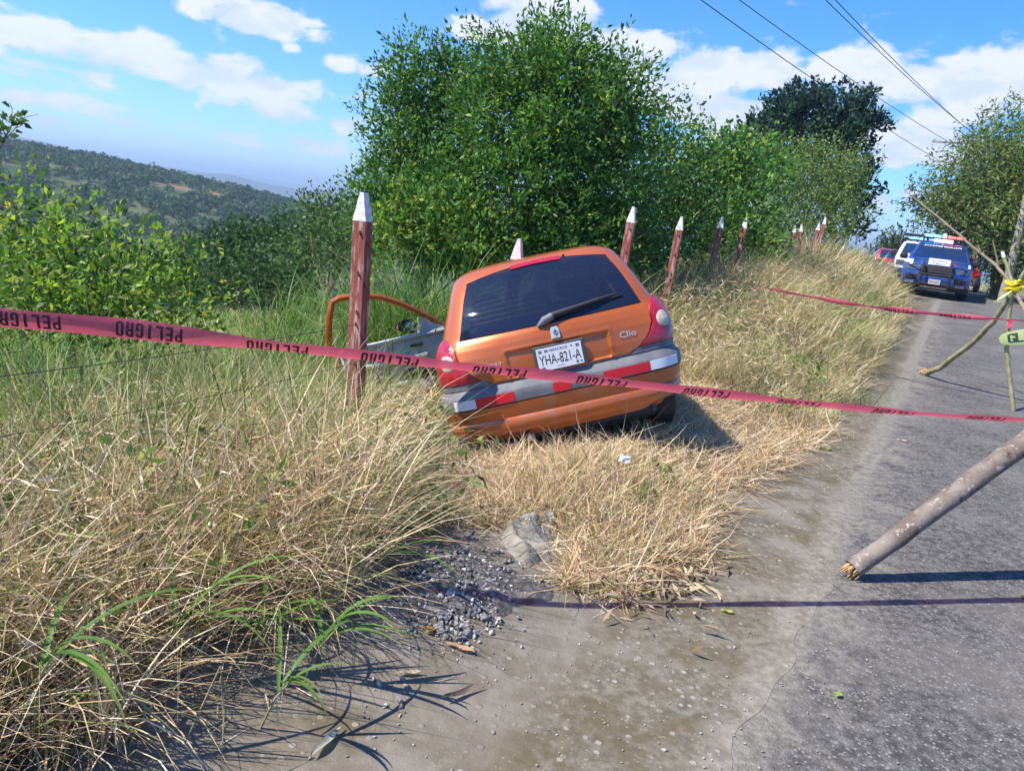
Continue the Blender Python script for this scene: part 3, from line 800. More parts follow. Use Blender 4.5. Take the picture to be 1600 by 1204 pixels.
    V, F = CAR.side_grid(1, lambda z: (1.59, CAR.g(YF, z) - .27), .95, 1.325, -.012); mesh('side_window', V, F, M['car_glass'], root, True)
    Vw = []; Fw = []
    for i in range(9):
        z = .95 + (1.345 - .95) * i / 8; w_ = CAR.g(WD, z) - .10; yf = CAR.g(YF, z)
        for j in range(11):
            x = w_ * (j / 5 - 1); Vw.append((x, yf - .06 * x * x - .012, z))
    for i in range(8):
        for j in range(10): k_ = i * 11 + j; Fw.append((k_, k_ + 1, k_ + 12, k_ + 11))
    mesh('windscreen', Vw, Fw, M['car_glass'], root, True)
    # seats
    def seat(x, y, w_, tall):
        s_ = MB(); s_.box((x, y + .25, .45), (w_, .5, .16), bev=.05)
        s_.box((x, y, .72), (w_, .14, tall), Matrix.Rotation(-.22, 3, 'X') if 0 else Matrix.Rotation(.22, 3, 'X'), .05)
        so_ = s_.build('seat', M['cloth'], root, True)
        h_ = MB(); h_.box((x, y - .10, .72 + tall / 2 + .09), (.24 if w_ < 1 else .22, .09, .16), Matrix.Rotation(.15, 3, 'X'), .04); h_.build('headrest', M['cloth'], so_, True)
    seat(-.36, 1.75, .50, .62); seat(.36, 1.75, .50, .62); seat(0, .95, 1.2, .52)
    for x in (-.34, .34):
        h_ = MB(); h_.box((x, .84, 1.06), (.22, .09, .15), Matrix.Rotation(.15, 3, 'X'), .04); h_.build('headrest', M['cloth'], root, True)
    sw = MB(); pts = [(-.36 + .18 * math.cos(a), 2.38 - .06 * math.sin(a), .86 + .17 * math.sin(a)) for a in np.linspace(0, 2 * math.pi, 25)]
    sw.tube(pts, .014, 8, False); sw.build('steering_wheel', M['black'], root, True)
    db = MB(); db.box((0, 2.62, .80), (1.3, .35, .22), bev=.06); db.build('dashboard', M['interior'], root, True)
    # outside mirror on the right
    mr = MB(); mr.box((.86, 2.52, 1.0), (.17, .10, .12), bev=.035); mr.build('mirror', P, root, True)
    # lamps at the front
    for sg in (-1, 1):
        hl = MB(); hl.box((sg * .56, 3.60, .68), (.34, .16, .15), Matrix.Rotation(-sg * .5, 3, 'Z'), .04); hl.build('headlight', M['lamp_clear'], root, True)
    # ---- front left door, swung wide open; built closed, then turned about its hinge
    dr = empty('front_door'); dr.parent = root
    dr.location = (-.775, 2.70, .05); dr.rotation_euler = (0, 0, rad(-74))
    # door frame: local y runs backwards from the hinge (negative), x inward positive
    fw = 1.10
    def top(y):  # y: distance behind the hinge
        return float(np.interp(y, [0, .10, .25, .42, .60, .80, 1.0, 1.06, 1.12], [.965, 1.02, 1.13, 1.25, 1.345, 1.40, 1.41, 1.385, 1.20]))
    rail = [(.0, .93)] + [(y, top(y)) for y in (.10, .25, .42, .60, .80, .98, 1.05, 1.10)] + [(1.14, 1.10), (1.15, .95)]
    xin = lambda z: .10 * max(0, (z - .93)) / .4 * 1.6
    fr = MB()
    fr.tube([(xin(z) + .0, -y, z) for y, z in rail], [.024] + [.030] * 8 + [.032, .034], 8)
    fr.build('window_frame', P, dr, True)
    sk = MB(); sk.box((0.0, -.575, .63), (.035, 1.12, .58), bev=.02); sk.build('door_skin', P, dr, True)
    tr = MB(); tr.box((.045, -.56, .66), (.045, 1.04, .52), bev=.02); tr.box((.06, -.56, .915), (.075, 1.06, .05), bev=.02)
    tr.box((.085, -.60, .72), (.06, .70, .07), bev=.025); tr.box((.085, -.55, .46), (.06, .80, .12), bev=.025)
    tr.build('door_trim', M['door_trim'], dr, True)
    sail = MB(); sail.add([(.03, -.02, .94), (.03, -.30, .94), (.03, -.27, 1.09), (.05, -.02, .94), (.05, -.30, .94), (.05, -.27, 1.09)], [(0, 1, 2), (3, 5, 4), (0, 3, 4, 1), (1, 4, 5, 2), (2, 5, 3, 0)]); sail.build('sail_panel', M['door_trim'], dr)
    mi = MB(); ov = [(.098 * math.cos(a) * (1 + .1 * math.cos(2 * a)), .068 * math.sin(a)) for a in np.linspace(0, 2 * math.pi, 25)[:-1]]
    mi.add([(-.075, -.38 + u, 1.025 + v) for u, v in ov] + [(-.13, -.38 + u * .8, 1.025 + v * .8) for u, v in ov] + [(-.16, -.38 + u * .4, 1.025 + v * .4) for u, v in ov],
           [(i, (i + 1) % 24, 24 + (i + 1) % 24, 24 + i) for i in range(24)] + [(24 + i, 24 + (i + 1) % 24, 48 + (i + 1) % 24, 48 + i) for i in range(24)] + [tuple(range(48, 72)), tuple(range(24))])
    mi.tube([(-.10, -.33, .97), (-.02, -.24, .955)], .022, 8)
    mo = mi.build('mirror', M['dark'], dr, True)
    mg = MB(); mg.add([(-.073, -.38 + u * .88, 1.025 + v * .86) for u, v in ov], [tuple(range(24))]); mg.build('mirror_glass', M['mirror_glass'], mo)
    sp_ = MB(); sp_.lathe([(.085, 0), (.09, .012), (.07, .016), (.0001, .008)], (.10, -.28, .52), 20, 'X'); sp_.build('speaker', M['black'], dr, True)
    pk = MB(); pk.box((.095, -.40, .60), (.05, .28, .10), bev=.03); pk.build('door_pocket', M['interior'], dr, True)
    hd = MB(); hd.box((.10, -.35, .83), (.03, .14, .03), bev=.012); hd.build('door_handle', M['dark'], dr, True)
    return root
build_car()
# ------------------------------------------------------------------ fence
def post_paint():
    m = bpy.data.materials.new('worn_red_post_paint'); m.use_nodes = True
    t = NT(m.node_tree); b = t.n['Principled BSDF']; o = t.new('ShaderNodeTexCoord').outputs['Object']
    mpn = t.new('ShaderNodeMapping'); mpn.inputs['Scale'].default_value = (42, 42, 5); t.l.new(o, mpn.inputs[0])
    c = t.mix(t.ramp(t.noise(6, 4, .6, o), .35, .7), (.20, .042, .026), (.27, .075, .048))
    c = t.mix(t.math('MULTIPLY', t.ramp(t.noise(1, 6, .7, mpn.outputs[0]), .50, .62), .8), c, (.44, .32, .28))
    t.l.new(c, b.inputs['Base Color']); b.inputs['Roughness'].default_value = .8
    bn = t.new('ShaderNodeBump'); bn.inputs['Strength'].default_value = .5; bn.inputs['Distance'].default_value = .004
    t.l.new(t.noise(1, 5, .6, mpn.outputs[0]), bn.inputs['Height']); t.l.new(bn.outputs[0], b.inputs['Normal'])
    return m
M['post'] = post_paint()
M['post_white'] = pmat('flaking_white_paint', (.74, .73, .72), .7, vary=(.50, .46, .43), vscale=30, bump=.4, bscale=60)
M['rust'] = pmat('rusty_wire', (.06, .035, .025), .7, metal=.3)
POSTS = [  # s, t, height of the tip above datum, lean to the right, lean away, label
    (1.15, -3.16, 1.52, 0, 0, 'red fence post at the left end of the danger tape'),
    (3.62, -3.03, 1.61, -2.0, 0, 'tall weathered red post with white tip, nearest to the left of the orange car'),
    (5.50, -3.12, 1.40, 1, 0, 'white tipped post hidden behind the roof of the orange car'),
    (7.80, -3.12, 1.81, 1.5, 1, 'red white tipped post leaning just right of the orange car roof'),
    (9.45, -3.12, 1.80, 2, 0, 'shaded dark red post, second to the right of the orange car'),
    (11.2, -3.12, 1.90, 3, 0, 'red post where the thin far danger tape is tied'),
    (12.6, -3.12, 1.96, 3, 0, 'red white tipped post just beyond the one with the tape'),
    (17.3, -3.12, 2.06, 0, 0, 'small far red post standing alone before the last cluster of posts'),
    (18.7, -3.12, 2.12, -4, 0, 'far red post, leftmost of the last cluster'),
    (19.6, -3.12, 2.22, 4, 0, 'far red post, middle one of the last cluster'),
    (20.5, -3.12, 2.40, 3, 0, 'far red post, tallest and rightmost of the last cluster')]
GP = 'red fence posts with white tips'
def post_shape(h, w=.043):
    b = MB(); V = []
    hs = h - .165
    for z, q in ((0, w), (hs, w)):
        V += [(-q, -q, z), (q, -q, z), (q, q, z), (-q, q, z)]
    b.add(V, [(0, 1, 2, 3), (4, 7, 6, 5), (0, 4, 5, 1), (1, 5, 6, 2), (2, 6, 7, 3), (3, 7, 4, 0)])
    c = MB(); q = w + .0015; e = .012
    c.add([(-q, -q, hs), (q, -q, hs), (q, q, hs), (-q, q, hs), (-e, -q * .6, h), (e, -q * .6, h), (e, q * .6, h), (-e, q * .6, h)],
          [(0, 1, 2, 3), (4, 5, 6, 7), (0, 1, 5, 4), (1, 2, 6, 5), (2, 3, 7, 6), (3, 0, 4, 7)])
    return b, c
post_tops = []
for i, (s, t, ztop, lr_, la, lab) in enumerate(POSTS):
    x, y = xy(s, t); zb = Hp(x, y) - .35
    h = ztop - zb
    root = empty('fence_post', (x, y, zb), (rad(-la), rad(lr_), rad(-19 + random.uniform(-5, 5))))
    if i == 0: root.location = (-2.32, 2.22, Hp(-2.32, 2.22) - .35)
    tag(root, lab, 'fence post', GP)
    b, c = post_shape(h)
    b.build('shaft', M['post'], root); c.build('cap', M['post_white'], root)
    if i < 7:
        for dz in (.235, .475, .705, .78, 1.02):
            st_ = MB(); zz = h - dz
            st_.tube([(.010, -.040, zz + .012), (.012, -.053, zz + .010), (.016, -.053, zz - .010), (.018, -.040, zz - .012)], .004, 6)
            st_.build('staple', M['rust'], root)
    bpy.context.view_layer.update()
    post_tops.append((root.matrix_world.copy(), h))
def on_post(i, dz): Mx, h = post_tops[i]; return Mx @ Vector((.012, -.049, h - dz))
def wire(name, pts, label, barb=.14):
    b = MB(); b.tube(pts, .0022, 5)
    L = 0
    for a, c in zip(pts[:-1], pts[1:]):
        a, c = Vector(a), Vector(c); d = (c - a); n = int(d.length / barb)
        for k in range(n):
            p = a + d * ((k + .5) / max(1, n)); q = d.normalized().orthogonal() * .016
            q.rotate(Matrix.Rotation(random.uniform(0, 6), 3, d.normalized()))
            b.tube([p - q, p + q], .0014, 3)
    o = b.build(name, M['rust']); tag(o, label, 'barbed wire', 'rusty barbed wires of the fence'); return o
def sag(a, b, d, n=8):
    a, b = Vector(a), Vector(b)
    return [a.lerp(b, i / n) - Vector((0, 0, d * 4 * (i / n) * (1 - i / n))) for i in range(n + 1)]
for dz, lab in ((.235, 'upper'), (.475, 'second'), (.78, 'third'), (1.02, 'lowest')):
    e = on_post(1, dz)
    tail = [e + Vector((.10, .02, -.10 - dz * .1)), e + Vector((.22, -.02, -.42)), e + Vector((.26, .03, -.75))] if dz < .9 else []
    wire('barbed_wire', (sag(on_post(0, dz), e, .03) if dz > .7 else [e]) + (tail or []), (lab + ' rusty strand of barbed wire running left from the near post') if dz > .7 else (lab + ' loose end of barbed wire hanging from the near post'))
    pts = []
    for j in range(3, 10): pts += sag(on_post(j, dz), on_post(j + 1, dz), .03, 3)[:-1]
    wire('barbed_wire', pts + [on_post(10, dz)], lab + ' rusty strand of barbed wire along the far posts', .3)

# ------------------------------------------------------------------ danger tape
def tape_mat(name, c, see=.25):
    m = bpy.data.materials.new(name); m.use_nodes = True
    t = NT(m.node_tree); b = t.n['Principled BSDF']; o = t.n['Material Output']
    b.inputs['Base Color'].default_value = (*c, 1); b.inputs['Roughness'].default_value = .32; b.inputs['Specular IOR Level'].default_value = .4
    tl = t.new('ShaderNodeBsdfTranslucent'); tl.inputs[0].default_value = (*[min(1, v * 1.2) for v in c], 1)
    tr = t.new('ShaderNodeBsdfTransparent'); tr.inputs[0].default_value = (*[min(1, v * 1.1 + .15) for v in c], 1)
    m1 = t.new('ShaderNodeMixShader'); m1.inputs[0].default_value = .4; t.l.new(b.outputs[0], m1.inputs[1]); t.l.new(tl.outputs[0], m1.inputs[2])
    m2 = t.new('ShaderNodeMixShader'); m2.inputs[0].default_value = see; t.l.new(m1.outputs[0], m2.inputs[1]); t.l.new(tr.outputs[0], m2.inputs[2])
    t.l.new(m2.outputs[0], o.inputs[0]); return m
M['tape'] = tape_mat('red_plastic_tape', (.70, .12, .18), .20)
M['tape_ink'] = pmat('tape_ink', (.045, .012, .022), .5)
M['tape_yellow'] = tape_mat('yellow_plastic_tape', (.78, .68, .03), .05)
M['tape_green'] = tape_mat('pale_yellow_green_tape', (.62, .70, .30), .15)
M['ink_green'] = pmat('dark_green_ink', (.02, .055, .045), .5)
class Tape:
    def __init__(s, pts, twist, width, curl=.25, wobble=.0, n=260):
        P = np.array(pts, float); d = np.r_[0, np.cumsum(np.linalg.norm(np.diff(P, axis=0), axis=1))]
        u = np.linspace(0, d[-1], n); s.u = u
        from_ = np.stack([np.interp(u, d, P[:, k]) for k in range(3)], 1)
        kn = max(3, n // 40) | 1; ker = np.ones(kn) / kn
        pad = np.concatenate([np.repeat(from_[:1], kn // 2, 0), from_, np.repeat(from_[-1:], kn // 2, 0)])
        s.P = np.stack([np.convolve(pad[:, k], ker, 'valid') for k in range(3)], 1)
        s.tw = np.interp(u, d, np.radians(twist)); s.w = np.interp(u, d, width); s.curl = curl; s.wob = wobble
        T = np.gradient(s.P, axis=0); T /= np.linalg.norm(T, axis=1)[:, None]
        A = np.array([0, 0, 1.]) - T * T[:, 2:3]; A /= np.linalg.norm(A, axis=1)[:, None]
        B = np.cross(T, A)
        s.A = A * np.cos(s.tw)[:, None] + B * np.sin(s.tw)[:, None]; s.B = -A * np.sin(s.tw)[:, None] + B * np.cos(s.tw)[:, None]
    def pt(s, u, v, off=0.):
        """u along, v across in -1..1"""
        P = np.array([np.interp(u, s.u, s.P[:, k]) for k in range(3)])
        A = np.array([np.interp(u, s.u, s.A[:, k]) for k in range(3)]); B = np.array([np.interp(u, s.u, s.B[:, k]) for k in range(3)])
        w = np.interp(u, s.u, s.w) / 2
        bow = s.curl * w * (1 - v * v) + s.wob * math.sin(u * 9) * v * w
        return P + A * (v * w) + B * (bow + off)
    def build(s, name, m, nv=7):
        V = [s.pt(u, v) for u in s.u for v in np.linspace(-1, 1, nv)]
        n = len(s.u); F = [(i * nv + j, i * nv + j + 1, (i + 1) * nv + j + 1, (i + 1) * nv + j) for i in range(n - 1) for j in range(nv - 1)]
        return mesh(name, V, F, m, None, True)
    def word(s, body, u0, L, frac, m, parent, flip=True, side=1):
        """block capitals cut from small quads so that they follow the curl of the tape"""
        n = len(body); cw = L / (n - .25); VV, FF = [], []
        for i, chh in enumerate(body):
            cx = -L / 2 + i * cw; lw = cw * .76
            if chh == 'I': cx += lw * .30
            for (x0, y0, x1, y1) in STROKES[chh]:
                nx = max(1, int(round((x1 - x0) * 4))); ny = max(1, int(round((y1 - y0) * 7))); k0 = len(VV)
                for iy in range(ny + 1):
                    for ix in range(nx + 1):
                        a = cx + lw * (x0 + (x1 - x0) * ix / nx); v = ((y0 + (y1 - y0) * iy / ny) * 2 - 1) * frac
                        if flip: a, v = -a, -v
                        VV.append(s.pt(u0 + a, v, side * .0014))
                for iy in range(ny):
                    for ix in range(nx): k1 = k0 + iy * (nx + 1) + ix; FF.append((k1, k1 + 1, k1 + nx + 2, k1 + nx + 1))
        return mesh('lettering', VV, FF, m, parent)
STROKES = {'P': [(0, 0, .34, 1), (.34, .84, .8, 1), (.34, .42, .8, .58), (.68, .5, 1, .93)], 'E': [(0, 0, .36, 1), (.36, .84, 1, 1), (.36, .42, .9, .58), (.36, 0, 1, .16)],
           'L': [(0, 0, .36, 1), (.36, 0, 1, .17)], 'I': [(0, 0, .38, 1)], 'G': [(0, .07, .34, .93), (.2, .84, .9, 1), (.2, 0, .9, .16), (.66, .07, 1, .50), (.5, .38, .66, .50), (.68, .72, 1, .93)],
           'R': [(0, 0, .34, 1), (.34, .84, .8, 1), (.34, .44, .8, .58), (.68, .52, 1, .93), (.62, 0, .98, .46)], 'O': [(0, .06, .35, .94), (.65, .06, 1, .94), (.2, .85, .8, 1), (.2, 0, .8, .15)]}
def tape_plane(px, py):
    d = ray(px, py); k = 2.85 / (d[1] - .27 * d[0]); return np.array([0, 0, CH]) + d * k
bx_, by_ = 1.81, 3.63
d75 = np.array([math.sin(rad(75)), math.cos(rad(75))])
_a, _e = azel(1600, 692); _L = (by_ * math.tan(_a) - bx_) / (d75[0] - d75[1] * math.tan(_a))
_q = np.array([bx_, by_]) + d75 * _L; _z = 1.6 + math.hypot(*_q) * math.tan(_e)
POLE_BASE = np.array([bx_, by_, .045]); POLE_DIR = np.array([*(_q - [bx_, by_]), _z - .045]); POLE_DIR /= np.linalg.norm(POLE_DIR)
APEX = POLE_BASE + POLE_DIR * ((1.02 - .045) / POLE_DIR[2])
PX = [(0, 496), (200, 513), (400, 537), (563, 554), (700, 570), (850, 585), (1000, 601), (1200, 623), (1400, 643), (1600, 656)]
pl = [tape_plane(*p) for p in PX]
lead = np.array(post_tops[0][0] @ Vector((0, -.06, post_tops[0][1] - .42)))
TAPE = Tape([lead] + pl + [APEX - np.array([0, 0, .05])], [5, 12, 10, 42, 50, 46, 44, 46, 52, 58, 62, 62], [.05, .066, .070, .066, .066, .066, .066, .066, .064, .062, .06, .05], .28, .12)
to = TAPE.build('danger_tape', M['tape']); tag(to, 'red plastic danger tape stretched across the whole view in front of the car', 'danger tape')
for cx in (38, 237, 430, 607, 778, 940, 1103, 1248, 1392, 1540):
    y_ = np.interp(cx, [p[0] for p in PX], [p[1] for p in PX]); q = tape_plane(cx, y_)
    u0 = TAPE.u[np.argmin(np.linalg.norm(TAPE.P - q, axis=1))]
    TAPE.word('PELIGRO', u0, .205, .74, M['tape_ink'], to, True, 1)
A_ = on_post(5, .82); B_ = at(1571, 499, 10.42); C_ = at(1660, 505, 9.9)
p2 = [np.array(A_)] + [np.array(A_) * (1 - f) + B_ * f - np.array([0, 0, .10 * 4 * f * (1 - f)]) for f in np.linspace(.06, .94, 14)] + [B_]
T2 = Tape(p2, [0, 70, 80, 60, 40, 75, 55, 30, 50, 70, 40, 30, 45, 30, 20, 50], [.015, .03, .05, .03, .055, .06, .05, .07, .06, .07, .07, .065, .07, .06, .05, .03], .5, .3)
t2 = T2.build('danger_tape', M['tape']); tag(t2, 'thin twisted red tape running from a fence post to the stick tripod', 'danger tape')
for u0 in np.arange(2.6, T2.u[-1] - .3, .62): T2.word('PELIGRO', float(u0), .32, .7, M['tape_ink'], t2, True, 1)
T3 = Tape([B_, (B_ + C_) / 2, C_], [30, 60, 40], [.02, .03, .03], .4, .2, 30)
t3 = T3.build('danger_tape', M['tape']); tag(t3, 'short piece of red tape leaving the stick tripod to the right', 'danger tape')
fl = MB(); f0, f1, f2, f3 = at(1575, 500, 10.40), at(1585, 500, 10.38), at(1578, 513, 10.36), at(1573, 512, 10.39)
fl.add([f0, f1, (f1 + f2) / 2 + [0, -.02, 0], f2, f3], [(0, 1, 2, 3, 4)]); fl.build('tape_end', M['tape'], t3)

# ------------------------------------------------------------------ sticks and poles of the tape stands
M['green_wood'] = pmat('green_grey_stick', (.20, .19, .10), .8, vary=(.34, .33, .20), vscale=9, bump=.5, bscale=70)
M['dry_wood'] = pmat('dry_grey_stick', (.27, .22, .15), .85, vary=(.17, .13, .09), vscale=12, bump=.5, bscale=70)
M['cut_wood'] = pmat('fresh_cut_wood', (.50, .33, .16), .8, vary=(.30, .16, .06), vscale=20, bump=.6, bscale=60)
def pole_mat():
    m = bpy.data.materials.new('weathered_pole_bark'); m.use_nodes = True
    t = NT(m.node_tree); b = t.n['Principled BSDF']; o = t.new('ShaderNodeTexCoord').outputs['Object']
    c = t.mix(t.ramp(t.noise(5, 5, .65, o), .38, .62), (.13, .095, .075), (.215, .18, .15))
    c = t.mix(t.ramp(t.noise(26, 4, .7, o), .56, .66), c, (.36, .33, .30))
    c = t.mix(t.ramp(t.noise(11, 5, .7, o), .58, .68), c, (.06, .042, .032))
    t.l.new(c, b.inputs['Base Color']); b.inputs['Roughness'].default_value = .85
    bn = t.new('ShaderNodeBump'); bn.inputs['Strength'].default_value = .7; bn.inputs['Distance'].default_value = .008
    t.l.new(t.noise(30, 5, .7, o), bn.inputs['Height']); t.l.new(bn.outputs[0], b.inputs['Normal']); return m
M['pole'] = pole_mat()
def stick(name, pts, r, m, label, cat='stick', n=10, wob=.004, sub=4):
    P = [Vector(p) for p in pts]; Q = []; R = []
    for i in range(len(P) - 1):
        for k in range(sub):
            f = k / sub; Q.append(P[i].lerp(P[i + 1], f) + Vector([random.uniform(-wob, wob) for _ in range(3)])); R.append((r[i] * (1 - f) + r[i + 1] * f) * random.uniform(.95, 1.06))
    Q.append(P[-1]); R.append(r[-1])
    b = MB(); b.tube(Q, R, n); o = b.build(name, m, None, True); tag(o, label, cat); return o
pb, pd = Vector(POLE_BASE), Vector(POLE_DIR)
po = stick('wooden_pole', [pb + pd * .02, pb + pd * .5, pb + pd * 1.0, pb + pd * 1.5, Vector(APEX) + pd * .25], [.047, .052, .053, .052, .050], M['pole'], 'thick weathered wooden pole leaning up to the right from the road edge', 'pole', 16, .003, 5)
sp = MB(); rr = random.Random(4)
for k_ in range(26):
    a = rr.uniform(0, 6.28); q = pd.orthogonal().normalized(); q.rotate(Matrix.Rotation(a, 3, pd)); c0 = pb + q * rr.uniform(.005, .044)
    sp.tube([c0 + pd * .05, c0 - pd * rr.uniform(.0, .035) + q * .004], [.009, .003], 5)
sp.build('splintered_end', M['cut_wood'], po)
stick('wooden_pole', [(4.35, 4.72, Hp(4.35, 4.72)), tuple(APEX + np.array([.06, .02, .05])), tuple(APEX + np.array([-.12, -.12, .35]))], [.03, .028, .024], M['dry_wood'], 'prop stick of the near tape stand standing at the right', 'pole')
stick('wooden_pole', [(4.1, 3.3, Hp(4.1, 3.3)), tuple(APEX + np.array([.02, -.06, .03])), tuple(APEX + np.array([-.15, .25, .33]))], [.03, .028, .024], M['dry_wood'], 'second prop stick of the near tape stand at the right', 'pole')
K = at(1583, 447, 10.45)
def gz(px, py, d):
    p = at(px, py, d); p[2] = Hp(p[0], p[1]) + .012; return p
vb = gz(1581, 652, 10.40)
v1 = stick('green_stick', [vb, at(1579, 600, 10.4), at(1573, 545, 10.42), at(1577, 495, 10.43), at(1583, 447, 10.42), at(1575, 420, 10.44), at(1568, 400, 10.45)], [.025, .024, .023, .022, .021, .018, .017], M['green_wood'], 'upright pale green stick of the tape stand with a white cut tip')
tp = MB(); a_, b_ = Vector(at(1568.4, 402, 10.45)), Vector(at(1566.5, 393, 10.455)); tp.tube([a_, b_], [.020, .019], 10); tp.build('cut_tip', M['post_white'], v1)
lb = gz(1440, 597, 11.9)
l1 = stick('green_stick', [lb, at(1470, 574, 11.5), at(1520, 535, 11.0), at(1552, 503, 10.7), at(1579, 462, 10.5), at(1600, 427, 10.4), at(1640, 380, 10.3)], [.038, .035, .032, .030, .028, .023, .017], M['green_wood'], 'crooked leaning stick of the tape stand with its frayed foot on the road edge')
fb = MB(); fb.add([], []); lv = Vector(lb)
for k_ in range(16):
    fb.tube([lv + Vector((rr.uniform(-.03, .03), rr.uniform(-.03, .03), .06)), lv + Vector((rr.uniform(-.06, .03), rr.uniform(-.05, .05), rr.uniform(0, .03)))], [.02, .008], 5)
fb.build('frayed_foot', M['cut_wood'], l1)
ds = stick('dry_stick', [gz(1668, 640, 9.3), at(1620, 525, 9.9), at(1592, 465, 10.40), at(1578, 440, 10.5), at(1556, 414, 10.6), at(1520, 386, 10.7), at(1482, 352, 10.8), at(1448, 325, 10.9), at(1412, 296, 11.0)], [.025, .024, .022, .020, .018, .016, .013, .010, .005], M['dry_wood'], 'long thin dry stick rising to the upper left past the police truck')
tw = MB(); tw.tube([at(1560, 418, 10.58), at(1558, 405, 10.57), at(1551, 375, 10.56)], [.012, .010, .006], 7)
tw.tube([at(1533, 397, 10.66), at(1528, 382, 10.65)], [.012, .006], 7); tw.tube([at(1487, 357, 10.79), at(1466, 343, 10.8)], [.010, .005], 7); tw.build('twig', M['dry_wood'], ds, True)
kb = MB()
for k_ in range(5):
    c0 = Vector(K) + Vector((rr.uniform(-.02, .02), 0, -.045 + k_ * .025)); pts = [c0 + Vector((.068 * math.cos(a), .062 * math.sin(a), .02 * math.sin(a * 2 + k_))) for a in np.linspace(0, 6.283, 15)]
    kb.tube(pts, .015, 6, False)
kn = kb.build('tape_knot', M['tape_yellow'], None, True); tag(kn, 'bright yellow tape knotted around the sticks of the tape stand', 'tape knot')
kt = Tape([K + [.05, -.08, 0], at(1612, 452, 10.3), at(1660, 452, 10.2)], [20, 50, 40], [.05, .045, .05], .5, .3, 24).build('loose_end', M['tape_yellow']); kt.parent = kn
kt = Tape([K + [-.05, -.08, -.05], at(1565, 464, 10.35), at(1552, 472, 10.35)], [60, 40, 80], [.04, .05, .03], .5, .5, 24).build('loose_end', M['tape_green']); kt.parent = kn
gt = Tape([at(1561, 531, 10.36), at(1566, 530, 10.33), at(1575, 529, 10.32), at(1590, 527, 10.31), at(1610, 525, 10.3), at(1680, 520, 10.2)], [10, 8, 5, 0, 0, 5], [.05, .11, .15, .165, .17, .17], .1, .05, 60)
go_ = gt.build('warning_tape', M['tape_green']); tag(go_, 'pale yellow green tape with dark letters tied to the upright stick', 'tape')
for ch_, ux_ in (('G', 1580), ('L', 1592), ('I', 1603)):
    q = at(ux_, 528, 10.31); u0 = gt.u[np.argmin(np.linalg.norm(gt.P - q, axis=1))]
    gt.word(ch_, float(u0), .075, .66, M['ink_green'], go_, False, 1)

# ------------------------------------------------------------------ power line
M['wood_pole'] = pmat('utility_pole_wood', (.23, .21, .18), .9, vary=(.32, .30, .27), vscale=4, bump=.4, bscale=30)
M['cable'] = pmat('power_cable', (.03, .035, .05), .6)
pe = at(1578, 424, 31.); pt = at(1607, 300, 31.)
pz = Vector((pe[0], pe[1], Hp(pe[0], pe[1]) - .3)); dirp = (Vector(pt) - Vector(pe)).normalized()
up_ = stick('utility_pole', [pz, Vector(pe), Vector(pt), Vector(pt) + dirp * 3.6], [.16, .15, .12, .10], M['wood_pole'], 'leaning grey utility pole in front of the big tree at the right', 'utility pole', 12, .0, 2)
ends = [((1095, 0), (1480, 258)), ((1155, 0), (1500, 232)), ((1290, 0), (1535, 219)), ((1305, 0), (1541, 226))]
labs = ['lowest and leftmost black cable crossing the sky above the dark tree', 'second black cable from the left crossing the sky', 'left cable of the close pair crossing the sky at the right', 'right cable of the close pair crossing the sky at the right']
far_pole_top = None
for (n_, f_), lb_ in zip(ends, labs):
    fp = Vector(at(*f_, 62.)); d_ = ray(*n_); zz = fp.z + .3; kq = (zz - CH) / d_[2]; np_ = Vector(np.array([0, 0, CH]) + d_ * kq)
    back = np_ + (np_ - fp) * .9
    b = MB(); b.tube(sag(fp, np_, .18, 20) + [back], .016, 5); o = b.build('power_cable', M['cable']); tag(o, lb_, 'cable', 'power cables overhead'); far_pole_top = fp
fp = far_pole_top
b = MB(); b.tube([(fp.x, fp.y, Hp(fp.x, fp.y) - .4), (fp.x, fp.y, fp.z + .6)], [.17, .11], 12); up2 = b.build('shaft', M['wood_pole'], None, True)
r_ = empty('utility_pole', (0, 0, 0)); tag(r_, 'far utility pole behind the right tree carrying the cables', 'utility pole'); up2.parent = r_
cb = MB(); cb.box((fp.x - 1.0, fp.y + .1, fp.z - .05), (4.6, .12, .12), Matrix.Rotation(-UA, 3, 'Z')); cb.build('crossarm', M['wood_pole'], r_)

# ------------------------------------------------------------------ vehicles up the road
M['navy'] = pmat('navy_blue_paint', (.024, .072, .30), .3, .5, .25, coat=.8)
M['white_paint'] = pmat('white_paint', (.72, .72, .73), .35, coat=.5)
M['red_paint'] = pmat('red_car_paint', (.42, .018, .03), .3, .5, .1, coat=.8)
M['veh_glass'] = glass_mat('vehicle_glass', (.012, .03, .09), .12, .03)
M['sign_white'] = pmat('white_sign', (.8, .8, .78), .5)
M['ink'] = pmat('dark_ink', (.03, .04, .08), .5)
M['head_lens'] = pmat('headlamp_lens', (.09, .10, .13), .15, .5, .2, coat=.4)
M['red_light'] = pmat('lit_red_lamp', (.8, .02, .03), .3, emit=(1, .06, .05), estr=4)
M['blue_light'] = pmat('lit_blue_lamp', (.03, .2, .9), .3, emit=(.08, .35, 1), estr=4)
M['white_light'] = pmat('lit_white_lamp', (.9, .9, .9), .3, emit=(1, .97, .95), estr=2.)
